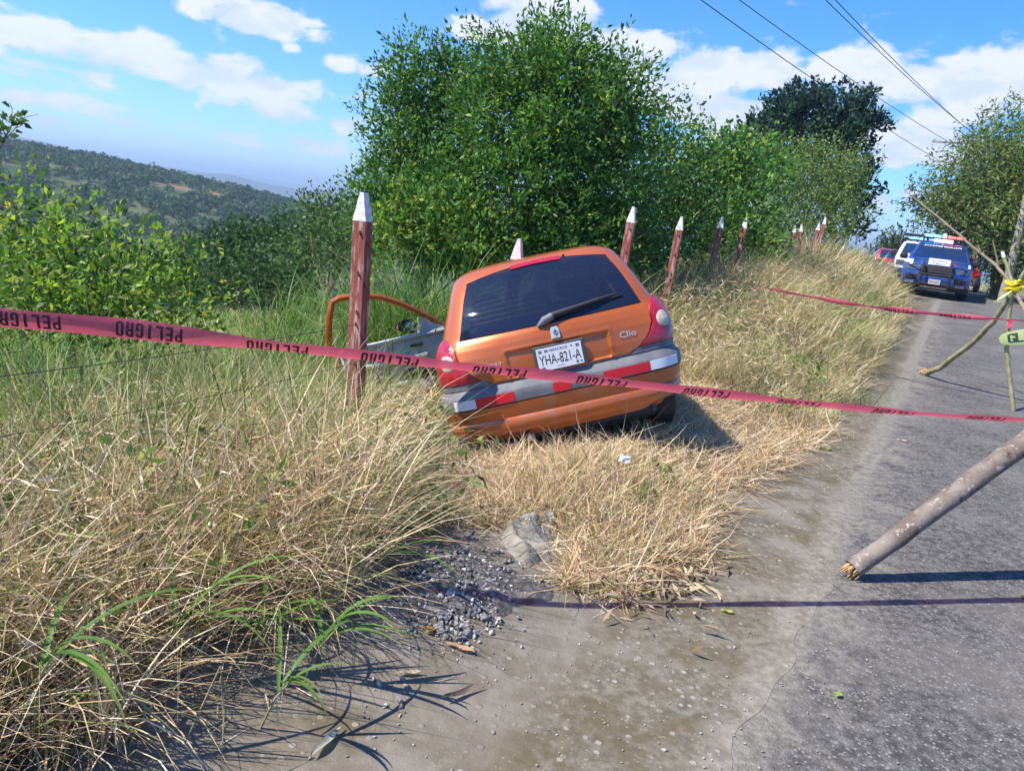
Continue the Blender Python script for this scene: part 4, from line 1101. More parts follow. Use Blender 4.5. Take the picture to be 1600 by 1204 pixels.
def wheels(root, w, r, ys, tw=.24, rimm=None):
    for sg in (-1, 1):
        for wy in ys:
            b = MB(); b.lathe([(r * .6, -tw / 2 * .9), (r * .93, -tw / 2), (r, -tw / 2 * .7), (r, tw / 2 * .7), (r * .93, tw / 2), (r * .6, tw / 2 * .9)], (sg * w, wy, r), 22)
            wo = b.build('wheel', M['rubber'], root, True)
            b = MB(); k_ = 1 if sg > 0 else -1
            b.lathe([(r * .6, 0), (r * .64, k_ * tw * .46), (r * .5, k_ * tw * .38), (r * .15, k_ * tw * .45), (.001, k_ * tw * .45)], (sg * w, wy, r), 16); b.build('rim', rimm or M['dark'], wo, True)
def place(root, px, py, dist, yaw):
    p = at(px, py, dist); s_, t_ = st(p[0], p[1]); rx_, ry_ = xy(s_, max(t_, -1.2) if t_ < 3 else t_); root.location = (p[0], p[1], Hp(rx_, ry_) + .01)
    e = .6
    dx, dy = -math.sin(yaw), math.cos(yaw)
    pit = math.atan2(Hp(p[0] + dx * 4, p[1] + dy * 4) - Hp(p[0], p[1]), 4)
    root.rotation_euler = (pit, 0, yaw)
def frame_on(S, q, z, off):
    p = S.rear(q, z, off); dx = (S.rear(q + .02, z, off) - S.rear(q - .02, z, off)).normalized()
    dz = (S.rear(q, z + .015, off) - S.rear(q, z - .015, off)).normalized(); n = dx.cross(dz).normalized(); dz = n.cross(dx)
    return Matrix(((dx.x, dz.x, n.x, p.x), (dx.y, dz.y, n.y, p.y), (dx.z, dz.z, n.z, p.z), (0, 0, 0, 1)))
def police_suv():
    """y = 0 is the nose, y grows towards the tail"""
    root = empty('police_truck'); tag(root, 'navy blue police truck on the road edge with push bar and lit roof lights', 'police truck')
    z_ = [.28, .45, .60, .75, .90, 1.00, 1.06, 1.10, 1.14, 1.18, 1.35, 1.50, 1.64, 1.70, 1.75, 1.78]
    S = Shell(z_, [.14, .02, .0, .02, .05, .10, .25, .62, 1.05, 1.35, 1.62, 1.90, 2.20, 2.36, 2.70, 3.2],
              [4.90, 5.0, 5.03, 5.03, 5.02, 5.01, 5.0, 4.99, 4.98, 4.97, 4.90, 4.82, 4.72, 4.6, 4.4, 4.0],
              [.93, .97, .99, .995, .99, .98, .97, .955, .94, .92, .86, .80, .735, .69, .58, .40],
              [.25] * 9 + [.18] * 7, [.2] * 16, [.10] * 9 + [.12] * 7)
    zs = [.28, .36, .45, .6, .75, .9, .97, 1.0, 1.03, 1.06, 1.08, 1.10, 1.12, 1.14, 1.16, 1.18, 1.22, 1.28, 1.35, 1.42, 1.5, 1.57, 1.64, 1.67, 1.70, 1.73, 1.75, 1.77, 1.78]
    def skip(c):
        for wy in (1.0, 3.98):
            if math.hypot(c.y - wy, c.z - .38) < .44 and abs(c.x) > .7: return True
        return False
    V, F = S.body(zs, .02, 8, 6, 44, skip); b = MB(); b.add(V, F); b.build('body', M['navy'], root, True)
    wg = lambda z: float(np.interp(z, [1.19, 1.64], [.80, .645]))
    patch(S, 'windscreen', M['veh_glass'], root, list(np.linspace(1.20, 1.655, 10)), lambda z: -wg(z), wg, 16, .012, .01)
    for sg in (-1, 1):
        V, F = S.side_grid(sg, lambda z: (S.g(S.yr, z) + .22, S.g(S.yf, z) - .30), 1.2, 1.62, .008, .02); mesh('side_window', V, F, M['veh_glass'], root, True)
        patch(S, 'headlight', M['head_lens'], root, [.80, .86, .92, .955], (lambda z: .52 + (z - .8) * .3) if sg > 0 else (lambda z: -.93), (lambda z: .93) if sg > 0 else (lambda z: -.52 - (z - .8) * .3), 10, .012, .03)
        patch(S, 'fog_recess', M['black'], root, [.50, .57, .64], (lambda z: .52) if sg > 0 else (lambda z: -.84), (lambda z: .84) if sg > 0 else (lambda z: -.52), 8, .008, .02)
        m_ = MB(); m_.box((sg * 1.06, 1.55, 1.18), (.24, .12, .19), bev=.04); m_.build('mirror', M['black'], root, True)
    patch(S, 'grille', M['black'], root, [.66, .76, .86, .95], lambda z: -.50 + (z - .66) * .1, lambda z: .50 - (z - .66) * .1, 14, .010, .03)
    for z0 in (.71, .78, .85, .91): patch(S, 'grille_bar', M['dark'], root, [z0 - .010, z0 + .010], lambda z: -.47, lambda z: .47, 12, .022, .01)
    patch(S, 'lower_bumper', M['black'], root, [.24, .30, .36, .40], lambda z: -1.0, lambda z: 1.0, 24, .03, .06)
    patch(S, 'skid_plate', M['silver'], root, [.31, .335, .36], lambda z: -.42, lambda z: .42, 12, .045, .03)
    pbm = MB()
    for sg in (-1, 1):
        pbm.tube([(sg * .40, .05, .32), (sg * .40, -.17, .38), (sg * .40, -.19, .70), (sg * .39, -.12, .98), (sg * .38, .08, 1.06)], .034, 8)
    for z0, y0 in ((.44, -.18), (.72, -.19), (.96, -.13)): pbm.tube([(-.40, y0, z0), (.40, y0, z0)], .026, 8)
    pbm.tube([(-.40, -.12, .98), (-.66, -.02, .98), (-.82, .14, .93), (-.84, .16, .72), (-.66, -.02, .66), (-.40, -.18, .66)], .020, 7)
    pbm.tube([(.40, -.12, .98), (.66, -.02, .98), (.82, .14, .93), (.84, .16, .72), (.66, -.02, .66), (.40, -.18, .66)], .020, 7)
    pbm.build('push_bar', M['black'], root, True)
    sg_ = MB(); sg_.box((.02, .10, 1.105), (.60, .02, .20), Matrix.Rotation(rad(-12), 3, 'X'), .006); so_ = sg_.build('bonnet_sign', M['sign_white'], root)
    Ms = Matrix.Translation((.02, .085, 1.105)) @ Matrix.Rotation(rad(78), 4, 'X')
    lettering('SEGURIDAD', .055, Ms @ Matrix.Translation((0, .035, .006)), M['ink'], so_, .44)
    lettering('PUBLICA', .055, Ms @ Matrix.Translation((0, -.045, .006)), M['ink'], so_, .36)
    rs = MB(); rs.box((0, 2.30, 1.775), (.56, .03, .13), Matrix.Rotation(rad(-20), 3, 'X'), .006); rs.build('roof_sign', M['sign_white'], root)
    pl_ = MB(); pl_.box((0, -.225, .50), (.33, .02, .15), None, .005); po_ = pl_.build('number_plate', M['silver'], root)
    Mp = Matrix.Translation((0, -.2365, .50)) @ Matrix.Rotation(rad(90), 4, 'X'); lettering('PEV-2235', .06, Mp, M['ink'], po_, .26)
    lettering('POLICIA ESTATAL', .085, frame_on(S, 0, 1.585, .016), M['sign_white'], root, 1.12, .002, .012, mirror=True)
    for q in (-.70, .70): lettering('2235', .085, frame_on(S, q, .445, .034 if q else 0), M['sign_white'], root, .24, .002, .012)
    for sg in (-1, 1): patch(S, 'fender_patch', M['sign_white'], root, [1.0, 1.03, 1.055, 1.08, 1.10], (lambda z: -.98) if sg < 0 else (lambda z: .84), (lambda z: -.72) if sg < 0 else (lambda z: .90), 8, .012, .01)  # plain white patch at each front fender corner
    lb_ = MB(); lb_.box((0, 2.75, 1.86), (1.25, .30, .07), None, .02)
    for sg in (-1, 1): lb_.box((sg * .5, 2.75, 1.80), (.06, .1, .08))
    lo_ = lb_.build('light_bar', M['black'], root, True)
    for x0, mm in ((.22, 'red_light'), (.48, 'red_light'), (-.22, 'blue_light'), (-.48, 'blue_light')):
        q = MB(); q.box((x0, 2.72, 1.93), (.24, .22, .075), None, .02); q.build('lamp', M[mm], lo_, True)
    q = MB(); q.box((0, 2.72, 1.95), (.10, .10, .15), None, .02); q.build('strobe', M['white_light'], lo_, True)
    for sg in (-1, 1): q = MB(); q.tube([(sg * .62, 2.6, 1.76), (sg * .62, 2.8, 1.82), (sg * .62, 4.3, 1.82), (sg * .62, 4.5, 1.76)], .018, 6); q.build('roof_rail', M['black'], root, True)
    wheels(root, .86, .38, (1.0, 3.98)); return root
def pickup():
    root = empty('police_pickup'); tag(root, 'white and blue police pickup with black roll cage behind the police truck', 'pickup')
    z_ = [.35, .60, .85, 1.00, 1.08, 1.14, 1.20, 1.40, 1.60, 1.72, 1.78, 1.81]
    S = Shell(z_, [.08, .0, .02, .06, .30, .80, 1.25, 1.55, 1.85, 2.05, 2.3, 2.7], [5.2, 5.25, 5.25, 5.25, 5.2, 3.9, 3.3, 3.2, 3.1, 3.05, 3.0, 2.9],
              [.88, .92, .93, .93, .92, .90, .88, .83, .76, .70, .60, .45], [.2] * 12, [.12] * 12, [.09] * 12)
    zs = [.35, .48, .6, .85, 1.0, 1.03, 1.06, 1.08, 1.10, 1.12, 1.14, 1.17, 1.2, 1.3, 1.4, 1.5, 1.6, 1.68, 1.72, 1.75, 1.78, 1.80, 1.81]
    def skip(c):
        for wy in (.95, 4.1):
            if math.hypot(c.y - wy, c.z - .38) < .44 and abs(c.x) > .66: return True
        return False
    V, F = S.body(zs, .02, 8, 6, 40, skip); b = MB(); b.add(V, F); b.build('body', M['white_paint'], root, True)
    wg = lambda z: float(np.interp(z, [1.2, 1.7], [.74, .60]))
    patch(S, 'windscreen', M['veh_glass'], root, list(np.linspace(1.24, 1.69, 8)), lambda z: -wg(z), wg, 14, .012, .01)
    patch(S, 'grille', M['black'], root, [.66, .78, .92], lambda z: -.5, lambda z: .5, 10, .01, .03)
    patch(S, 'bumper', M['navy'], root, [.38, .48, .60], lambda z: -.98, lambda z: .98, 18, .05, .08)
    for sg in (-1, 1):
        patch(S, 'headlight', M['head_lens'], root, [.72, .82, .93], (lambda z: .54) if sg > 0 else (lambda z: -.86), (lambda z: .86) if sg > 0 else (lambda z: -.54), 8, .012, .03)
        V, F = S.side_grid(sg, lambda z: (S.g(S.yr, z) + .25, S.g(S.yf, z) - .2), 1.24, 1.68, .008, .02); mesh('side_window', V, F, M['veh_glass'], root, True)
        m_ = MB(); m_.box((sg * 1.0, 1.5, 1.20), (.22, .10, .24), None, .03); m_.build('mirror', M['black'], root, True)
    c = MB()
    for sg in (-1, 1):
        c.tube([(sg * .82, 3.35, 1.05), (sg * .80, 3.38, 2.02), (sg * .74, 3.45, 2.12)], .04, 8); c.tube([(sg * .82, 5.0, 1.05), (sg * .80, 4.95, 2.02), (sg * .74, 4.9, 2.12)], .04, 8)
        c.tube([(sg * .74, 3.45, 2.12), (sg * .74, 4.9, 2.12)], .04, 8); c.tube([(sg * .82, 3.36, 1.6), (sg * .82, 4.97, 1.6)], .03, 8)
    for y0 in (3.45, 4.9): c.tube([(-.74, y0, 2.12), (.74, y0, 2.12)], .04, 8)
    c.build('roll_cage', M['black'], root, True)
    lb_ = MB(); lb_.box((0, 2.4, 1.86), (1.1, .26, .07), None, .02); lo_ = lb_.build('light_bar', M['black'], root, True)
    for x0 in (-.36, 0, .36): q = MB(); q.box((x0, 2.38, 1.93), (.3, .2, .08), None, .02); q.build('lamp', M['blue_light'], lo_, True)
    wheels(root, .80, .38, (.95, 4.1), rimm=M['silver']); return root
def red_car(label):
    root = empty('red_car'); tag(root, label, 'car')
    S = CAR; zs = [.24, .36, .48, .6, .7, .8, .87, .93, 1.0, 1.08, 1.16, 1.24, 1.32, 1.365, 1.392, 1.408, 1.42]
    def skip(c):
        for wy in (.62, 3.09):
            if math.hypot(c.y - wy, c.z - .30) < .34 and abs(c.x) > .55: return True
        return False
    V, F = S.body(zs, .03, 8, 5, 36, skip); b = MB(); b.add(V, F); b.build('body', M['red_paint'], root, True)
    patch(S, 'rear_window', M['veh_glass'], root, list(np.linspace(.95, 1.33, 6)), lambda z: -.56 + (z - .95) * .2, lambda z: .56 - (z - .95) * .2, 10, .01, .012)
    for sg in (-1, 1):
        V, F = S.side_grid(sg, lambda z: (S.g(YR, z) + .4, S.g(YF, z) - .3), .96, 1.31, .008); mesh('side_window', V, F, M['veh_glass'], root, True)
        patch(S, 'tail_lamp', M['lamp_red'], root, [.66, .78, .92], (lambda z: .60) if sg > 0 else (lambda z: -.86), (lambda z: .86) if sg > 0 else (lambda z: -.60), 6, .01, .02)
    patch(S, 'bumper', M['bumper_grey'], root, [.30, .42, .56], lambda z: -.95, lambda z: .95, 16, .03, .06)
    patch(S, 'number_plate', M['sign_white'], root, [.62, .74], lambda z: -.16, lambda z: .16, 4, .012, .01)
    wheels(root, .70, .29, (.62, 3.09), .17, M['silver']); return root
YAW = -UA - rad(-1)
place(police_suv(), 1455, 460, 27.5, -rad(27.4))
place(pickup(), 1428, 440, 37.0, -rad(25))
place(red_car('red car parked ahead at the left, half hidden by the verge grass'), 1390, 420, 41., -rad(20))
place(red_car('red car just showing to the right behind the police truck'), 1497, 430, 36.5, -rad(31))
# ------------------------------------------------------------------ vegetation
def unit(v): return v / (np.linalg.norm(v, axis=1)[:, None] + 1e-9)
def leaf_quads(P, A, L, wr, fold=.25):
    """leaf shaped quads: base, side, tip, side"""
    n = len(P); Rn = unit(rng.normal(size=(n, 3))); B = unit(np.cross(A, Rn)); N = np.cross(A, B)
    L = L[:, None]; wv = L * wr
    mid = P + A * L * .45
    V = np.stack([P, mid + B * wv + N * wv * fold, P + A * L - N * wv * .3, mid - B * wv + N * wv * fold], 1).reshape(-1, 3)
    return V, np.arange(4 * n).reshape(n, 4)
def mixcol(n, cols, wts, jit=.18):
    c = np.array(cols)[rng.choice(len(cols), n, p=np.array(wts) / sum(wts))]
    return c * (1 + rng.normal(0, jit, (n, 1))).clip(.5, 1.7)
def crown(ells, per_m2, size, wr, cols, wts, twig=.16, per_twig=14, up=.3, droop=0., inner=.25, gap=0.):
    """leaf rosettes on twigs spread through ellipsoids given as (pixel x, y, distance, half width px, half height px[, depth factor])"""
    Vs, Fs, Cs, off = [], [], [], 0
    for e in ells:
        px, py, d, rx, ry = e[:5]; c = at(px, py, d); a = rx * d / FPX; b = ry * d / FPX; dp = a * (e[5] if len(e) > 5 else .85)
        R3 = np.array([a, dp, b]); area = 4 * math.pi * ((a * dp) ** 1.6 / 3 + (a * b) ** 1.6 / 3 + (dp * b) ** 1.6 / 3) ** (1 / 1.6)
        nt = max(6, int(area * per_m2 / per_twig))
        D = unit(rng.normal(size=(nt, 3)))
        lump = 1 + .26 * np.sin(D[:, 0] * 5 + d * 3) * np.sin(D[:, 2] * 6 + rx) + .16 * np.sin(D[:, 1] * 9 + ry + D[:, 0] * 7) * np.cos(D[:, 2] * 8 + d)
        lump = lump * np.where(rng.random(nt) < .07, rng.uniform(1.05, 1.25, nt), 1)
        rr_ = np.where(rng.random(nt) < inner, rng.uniform(.45, .85, nt), rng.uniform(.85, 1.08, nt)) * lump
        if gap: D_ok = (np.sin(D[:, 0] * 8 + 1.7 * d) + np.sin(D[:, 2] * 9 + rx) + np.sin(D[:, 1] * 7)) > -3 + gap * 3; D, rr_ = D[D_ok], rr_[D_ok]; nt = len(D)
        Tw = c + D * R3 * rr_[:, None]
        tw_az = unit(D * .8 + rng.normal(0, .5, (nt, 3)) + [0, 0, up])
        k_ = per_twig; idx = np.repeat(np.arange(nt), k_); n = nt * k_
        al = rng.uniform(-.9, 1.3, (n, 1)); P = Tw[idx] + rng.normal(0, twig * .30, (n, 3)) * (1.25 - .5 * al) + tw_az[idx] * al * twig * 1.5
        A = unit(tw_az[idx] * .9 + rng.normal(0, .70, (n, 3)) + [0, 0, up * .5 - droop])
        L = size * rng.uniform(.6, 1.25, n)
        V, F = leaf_quads(P, A, L, wr)
        tone = (1 + rng.normal(0, .16, nt)).clip(.6, 1.5)
        C_ = mixcol(n, cols, wts) * tone[idx][:, None]
        Vs.append(V); Fs.append(F + off); Cs.append(np.repeat(C_, 4, 0)); off += len(V)
    return np.concatenate(Vs), np.concatenate(Fs), np.concatenate(Cs)
def limbs(root, base, ells, r, mat_, name='trunk', nl=5, seed=1):
    q = random.Random(seed); b = MB(); base = Vector(base); cs = [Vector(at(*e[:3])) for e in ells]
    ctr = sum(cs, Vector()) / len(cs); fork = base.lerp(ctr, .45)
    b.tube([base - Vector((0, 0, .2)), base.lerp(fork, .5) + Vector((q.uniform(-.08, .08), q.uniform(-.08, .08), 0)), fork], [r * 1.25, r, r * .8], 9)
    for c in cs[:9]:
        m_ = fork.lerp(c, .5) + Vector((q.uniform(-.2, .2), q.uniform(-.2, .2), q.uniform(-.1, .2)))
        b.tube([fork, m_, c], [r * .6, r * .4, r * .15], 6)
        for _ in range(nl):
            v = c + Vector((q.uniform(-1, 1), q.uniform(-1, 1), q.uniform(-.6, 1))) * (c - fork).length * .28
            b.tube([m_.lerp(c, q.uniform(0, .8)), v], [r * .2, r * .05], 4)
    return b.build(name, mat_, root, True)
def tree(name, label, cat, ells, base_px, base_d, r, group=None, seed=1, nl=5, **kw):
    p = at(base_px, 400, base_d); base = np.array([p[0], p[1], Hp(p[0], p[1])])
    root = empty(name); tag(root, label, cat, group)
    V, F, C_ = crown(ells, **kw); bulk('crown', V, F, M['leaf'], root, C_)
    limbs(root, base, ells, r, M['bark'], 'trunk' if cat == 'tree' else 'stem', nl, seed)
    return root
G1, G2, G3, GY = (.042, .115, .022), (.075, .19, .034), (.125, .26, .05), (.28, .34, .05)
CIT = dict(per_m2=1000, size=.088, wr=.19, cols=[G1, G2, G3, GY], wts=[4, 5, 3, .8], twig=.19, per_twig=22, inner=.38)
tree('citrus_tree', 'large leafy green tree just behind the fence, right above the orange car', 'tree',
     [(850, 130, 10.8, 95, 62), (785, 195, 10.7, 80, 75), (905, 190, 10.5, 100, 85), (965, 165, 10.9, 50, 55), (820, 290, 10.4, 110, 80), (930, 300, 10.5, 85, 80), (760, 370, 10.3, 80, 55), (890, 375, 10.3, 90, 50), (960, 380, 10.6, 60, 50), (870, 90, 10.9, 50, 34), (700, 300, 10.6, 45, 60)], 860, 10.8, .10, seed=3, **CIT)
tree('citrus_tree', 'leafy green tree above the tall near post, left of the largest tree', 'tree',
     [(655, 135, 11.9, 58, 52), (625, 205, 11.8, 42, 66), (690, 200, 12.0, 60, 75), (625, 285, 11.6, 58, 65), (730, 120, 12., 50, 40), (715, 285, 11.9, 50, 60, .6), (625, 350, 11.2, 60, 50), (700, 370, 11.4, 70, 55)], 660, 11.9, .09, seed=5, **{**CIT, 'gap': .12})
tree('leafy_bush', 'yellowish green bush low behind the near post, under the left tree', 'bush',
     [(665, 350, 10., 60, 48), (735, 385, 9.8, 55, 40), (610, 375, 10.2, 40, 45)], 680, 10., .03, seed=6, per_m2=750, size=.085, wr=.28, cols=[G2, G3, GY, (.30, .30, .04)], wts=[3, 4, 2, .5], twig=.12)
tree('slender_tree', 'slender greyish tree to the right of the largest tree, with thin bare twigs on top', 'tree',
     [(1015, 265, 12.8, 55, 55), (1050, 215, 13.0, 40, 40), (990, 340, 12.5, 55, 55), (1070, 300, 13.2, 50, 55), (1040, 365, 12.6, 65, 40), (1000, 385, 12.0, 60, 35), (1085, 345, 13.0, 50, 45)], 1030, 12.9, .06, seed=8, nl=9, per_m2=480, size=.08, wr=.26, cols=[(.05, .09, .03), G2, G3, GY], wts=[4, 4, 3, 1], twig=.16)
tree('leafy_bush', 'bright green bush behind the fence posts where the far tape is tied', 'bush',
     [(1110, 290, 15.6, 55, 50), (1165, 275, 16.2, 45, 45), (1105, 350, 15.0, 55, 45), (1165, 345, 15.6, 55, 45), (1130, 245, 16.3, 40, 34), (1190, 250, 17.5, 40, 34), (1090, 250, 15.8, 36, 36), (1150, 390, 15, 60, 35)], 1130, 15.6, .05, seed=9, per_m2=420, size=.10, wr=.28, cols=[G1, G2, G3, GY], wts=[2, 4, 4, 1.4], twig=.18)
tree('feathery_bush', 'pale green feathery bush in front of the dark tree, above the last posts', 'bush',
     [(1255, 275, 23.5, 60, 42), (1295, 300, 23.8, 45, 45), (1215, 320, 23, 50, 45), (1270, 345, 23., 60, 40), (1205, 265, 23., 36, 32), (1215, 365, 22.5, 55, 35), (1320, 260, 24, 30, 30)], 1255, 23.5, .05, seed=10, nl=8, per_m2=400, size=.085, wr=.22, cols=[(.10, .17, .045), (.17, .25, .065), (.23, .29, .085)], wts=[3, 4, 3], twig=.25)
tree('dark_tree', 'dark blue green tree with scalloped outline standing above the pale bush', 'tree',
     [(1275, 192, 31.5, 72, 40), (1215, 212, 31.5, 36, 26), (1325, 175, 31.5, 36, 26), (1315, 215, 31.4, 36, 22), (1245, 172, 31.5, 32, 24), (1345, 285, 32., 22, 30), (1330, 330, 31.5, 28, 38), (1180, 210, 32, 22, 18), (1300, 250, 32, 45, 30)], 1310, 31.8, .14, seed=12, nl=6, gap=.25, per_m2=135, size=.21, wr=.26, cols=[(.022, .055, .042), (.034, .078, .054), (.06, .11, .065)], wts=[4, 4, 1], twig=.22, per_twig=16, inner=.15)
tree('drooping_tree', 'big olive green tree with fine drooping foliage at the right of the road', 'tree',
     [(1565, 212, 34., 28, 30), (1540, 270, 33., 52, 42), (1590, 295, 33, 60, 58), (1510, 310, 32.5, 45, 30), (1462, 318, 32.5, 32, 17), (1560, 350, 32.5, 62, 36), (1660, 280, 33, 60, 60), (1620, 370, 32, 60, 45), (1500, 345, 33, 35, 24), (1590, 400, 33, 50, 25)], 1580, 33., .22, seed=14, nl=9, per_m2=240, size=.19, wr=.15, cols=[(.075, .13, .045), (.15, .215, .065), (.23, .255, .075), (.11, .23, .055)], wts=[3, 4, 4, 2], twig=.38, per_twig=18, droop=.55, inner=.3, gap=.3)
tree('leafy_shrub', 'light yellow green broad leaved shrub at the left edge above the red tape', 'shrub',
     [(30, 365, 8.9, 60, 48), (150, 425, 8.5, 70, 40), (245, 430, 8.3, 50, 30), (60, 450, 8.2, 90, 50), (0, 320, 9.2, 30, 28), (95, 380, 8.8, 45, 26), (180, 475, 8.0, 110, 40), (50, 495, 7.8, 80, 35)], 110, 8.6, .035, seed=15, nl=7, per_m2=430, size=.088, wr=.22, cols=[(.06, .14, .025), (.14, .26, .035), (.26, .37, .05), (.45, .40, .05)], wts=[3, 4, 4, .5], twig=.22, per_twig=16)
DKB = dict(per_m2=220, size=.16, wr=.30, cols=[(.036, .078, .026), (.055, .11, .034), (.085, .15, .042)], wts=[4, 4, 2], twig=.28, per_twig=14)
tree('valley_tree', 'dark rounded tree below the meadow, middle left', 'tree', [(410, 405, 26, 60, 34), (350, 400, 27, 45, 28), (450, 385, 25, 42, 34), (385, 385, 27, 36, 20), (345, 440, 24, 55, 28), (440, 440, 22, 55, 32), (290, 425, 28, 40, 24)], 395, 24., .12, seed=16, **DKB)
tree('valley_tree', 'grey green bush tree to the left of the near post top', 'tree', [(525, 350, 17, 46, 36), (485, 372, 18, 45, 36), (545, 380, 16, 45, 42), (510, 330, 18, 26, 16)], 515, 17., .08, seed=17, **{**DKB, 'per_m2': 330, 'size': .10, 'cols': [(.055, .11, .04), (.085, .15, .05), (.12, .19, .06)]})
tree('far_tree', 'pale tree rising beyond the crest of the road, left of the vehicles', 'tree', [(1388, 386, 75, 14, 12), (1405, 378, 76, 10, 9), (1375, 392, 75, 9, 7)], 1390, 75., .15, seed=19, per_m2=70, size=.34, wr=.3, cols=[(.07, .11, .05), (.10, .14, .06)], wts=[1, 1], twig=.45)
# a thin leafless sapling at the upper left
sap = empty('bare_sapling'); tag(sap, 'thin sapling with a few bare twigs in the upper left corner', 'sapling')
b = MB(); p0 = at(-30, 420, 9.2); p0[2] = Hp(p0[0], p0[1]) - .1
b.tube([p0, at(-22, 320, 9.2), at(-10, 250, 9.2), at(4, 222, 9.2), at(18, 196, 9.2), at(26, 176, 9.25)], [.022, .018, .014, .010, .006, .003], 6)
b.tube([at(4, 222, 9.2), at(20, 205, 9.15), at(38, 184, 9.1), at(60, 178, 9.1)], [.007, .005, .003, .002], 5); b.tube([at(-10, 250, 9.2), at(2, 226, 9.25), at(-4, 200, 9.3), at(0, 172, 9.3)], [.008, .006, .004, .002], 5)
b.tube([at(18, 196, 9.2), at(19, 172, 9.2), at(15, 158, 9.2)], [.004, .003, .002], 4); b.tube([at(26, 200, 9.15), at(34, 196, 9.1), at(36, 188, 9.1)], [.004, .003, .002], 4)
b.build('stem', M['bark'], sap, True)
V, F, C_ = crown([(12, 200, 9.2, 10, 10), (-4, 215, 9.2, 12, 10)], per_m2=45, size=.09, wr=.3, cols=[(.05, .10, .04), (.08, .15, .05)], wts=[1, 1], twig=.10, per_twig=8); bulk('crown', V, F, M['leaf'], sap, C_)

# trees dotted over the far slope: three shapes, shared by single copies
def hill_shape(seed, n=230):
    q = np.random.default_rng(seed); D = unit(q.normal(size=(n, 3))); D[:, 2] = np.abs(D[:, 2]) * 1.0 - .12
    lump = 1 + .22 * np.sin(D[:, 0] * 4 + seed) * np.sin(D[:, 1] * 5 + seed) + .15 * np.sin(D[:, 2] * 7)
    P = D * np.array([1, 1, .95]) * (lump * q.uniform(.78, 1.05, n))[:, None] + [0, 0, .35]
    A = unit(D * .4 + q.normal(0, .8, (n, 3))); V, F = leaf_quads(P - A * .17, A, q.uniform(.28, .48, n), .42)
    tone = (1 + q.normal(0, .22, (n, 1))).clip(.5, 1.6)
    return V, F, tone
HC = [(.040, .085, .028), (.058, .112, .034), (.085, .135, .042)]
hill_me = []
for k_ in range(5):
    V, F, tone = hill_shape(30 + k_); c_ = np.array(HC[k_ % 3]) * tone
    o = bulk('hill_tree', V, F, M['far_leaf'], None, np.repeat(c_, 4, 0)); hill_me.append(o)
hp = []
while len(hp) < 1500:
    a = rad(rng.uniform(-37.5, -7)); r = math.sqrt(rng.uniform(46 ** 2, 455 ** 2)); x, y = r * math.sin(a), r * math.cos(a)
    if wob(x, y, .035, .7) + rng.normal(0, .35) < -.62 and r > 120: continue
    hp.append((r, x, y, rng.uniform(1.5, 3.0) * (1.25 if r < 130 else 1.) * (1.35 if rng.random() < .06 else 1)))
hp.sort(key=lambda v: v[0] / v[3])
for i, (r, x, y, sz) in enumerate(hp[:290]):
    src = hill_me[i % 5]; o = src if i < 5 else src.copy()
    if i >= 5: COL.objects.link(o)
    o.location = (x, y, Hp(x, y) - sz * .1); o.scale = (sz, sz, sz * rng.uniform(.8, 1.15)); o.rotation_euler = (0, 0, rng.uniform(0, 6.28))
    tag(o, 'dark round tree dotted on the far hillside across the valley', 'tree', 'trees on the far hillside')
Vs, Fs, Cs, off = [], [], [], 0
for i, (r, x, y, sz) in enumerate(hp[290:]):
    V, F, tone = hill_shape(60 + i % 7, 90); a = rng.uniform(0, 6.28); ca, sa = math.cos(a), math.sin(a)
    V = V * 1.0; V2 = np.stack([V[:, 0] * ca - V[:, 1] * sa, V[:, 0] * sa + V[:, 1] * ca, V[:, 2]], 1) * sz + [x, y, Hp(x, y) - sz * .1]
    Vs.append(V2); Fs.append(F + off); Cs.append(np.repeat(np.array(HC[i % 3]) * tone, 4, 0)); off += len(V)
o = bulk('hillside_scrub', np.concatenate(Vs), np.concatenate(Fs), M['far_leaf'], None, np.concatenate(Cs)); tag(o, 'distant scrub and small trees covering the far hillside', 'scrub', None, 'stuff')

# ------------------------------------------------------------------ grasses
def blades(X, Y, Lh, wd, lean, curve, head, cols, lev=4, droopend=0., zoff=-.02):
    n = len(X); Z = H(X, Y) + zoff
    lv = np.linspace(0, 1, lev + 1); P = np.stack([X, Y, Z], 1); ch, sh = np.cos(head), np.sin(head)
    side = head + math.pi / 2 + rng.normal(0, .9, n); S = np.stack([np.cos(side), np.sin(side), np.zeros(n)], 1)
    out_ = []
    for i, t in enumerate(lv):
        w_ = wd * (1 - t) ** .55 * (1 if i else .7) + .0004
        out_.append(P - S * w_[:, None] / 2); out_.append(P + S * w_[:, None] / 2)
        th = lean + curve * (t + .5 / lev) + droopend * t * t
        d = Lh / lev
        P = P + np.stack([np.sin(th) * ch * d, np.sin(th) * sh * d, np.cos(th) * d], 1)
    V = np.stack(out_, 1)                                        # n, 2*(lev+1), 3
    gz_ = H(V[:, :, 0].ravel(), V[:, :, 1].ravel()).reshape(V.shape[:2]) + .008
    V[:, 2:, 2] = np.maximum(V[:, 2:, 2], gz_[:, 2:])
    k_ = 2 * (lev + 1); f = np.array([[2 * i, 2 * i + 1, 2 * i + 3, 2 * i + 2] for i in range(lev)])
    F = (np.arange(n)[:, None, None] * k_ + f[None]).reshape(-1, 4)
    return V.reshape(-1, 3), F, np.repeat(cols, k_, 0)
def join(name, parts, m, label, cat):
    off = 0; Vs, Fs, Cs = [], [], []
    for V, F, C_ in parts: Vs.append(V); Fs.append(F + off); Cs.append(C_); off += len(V)
    o = bulk(name, np.concatenate(Vs), np.concatenate(Fs), m, None, np.concatenate(Cs)); tag(o, label, cat, None, 'stuff'); return o
S1, S2, S3, S4, S5 = (.62, .46, .255), (.76, .64, .455), (.36, .215, .115), (.45, .40, .17), (.58, .39, .245)
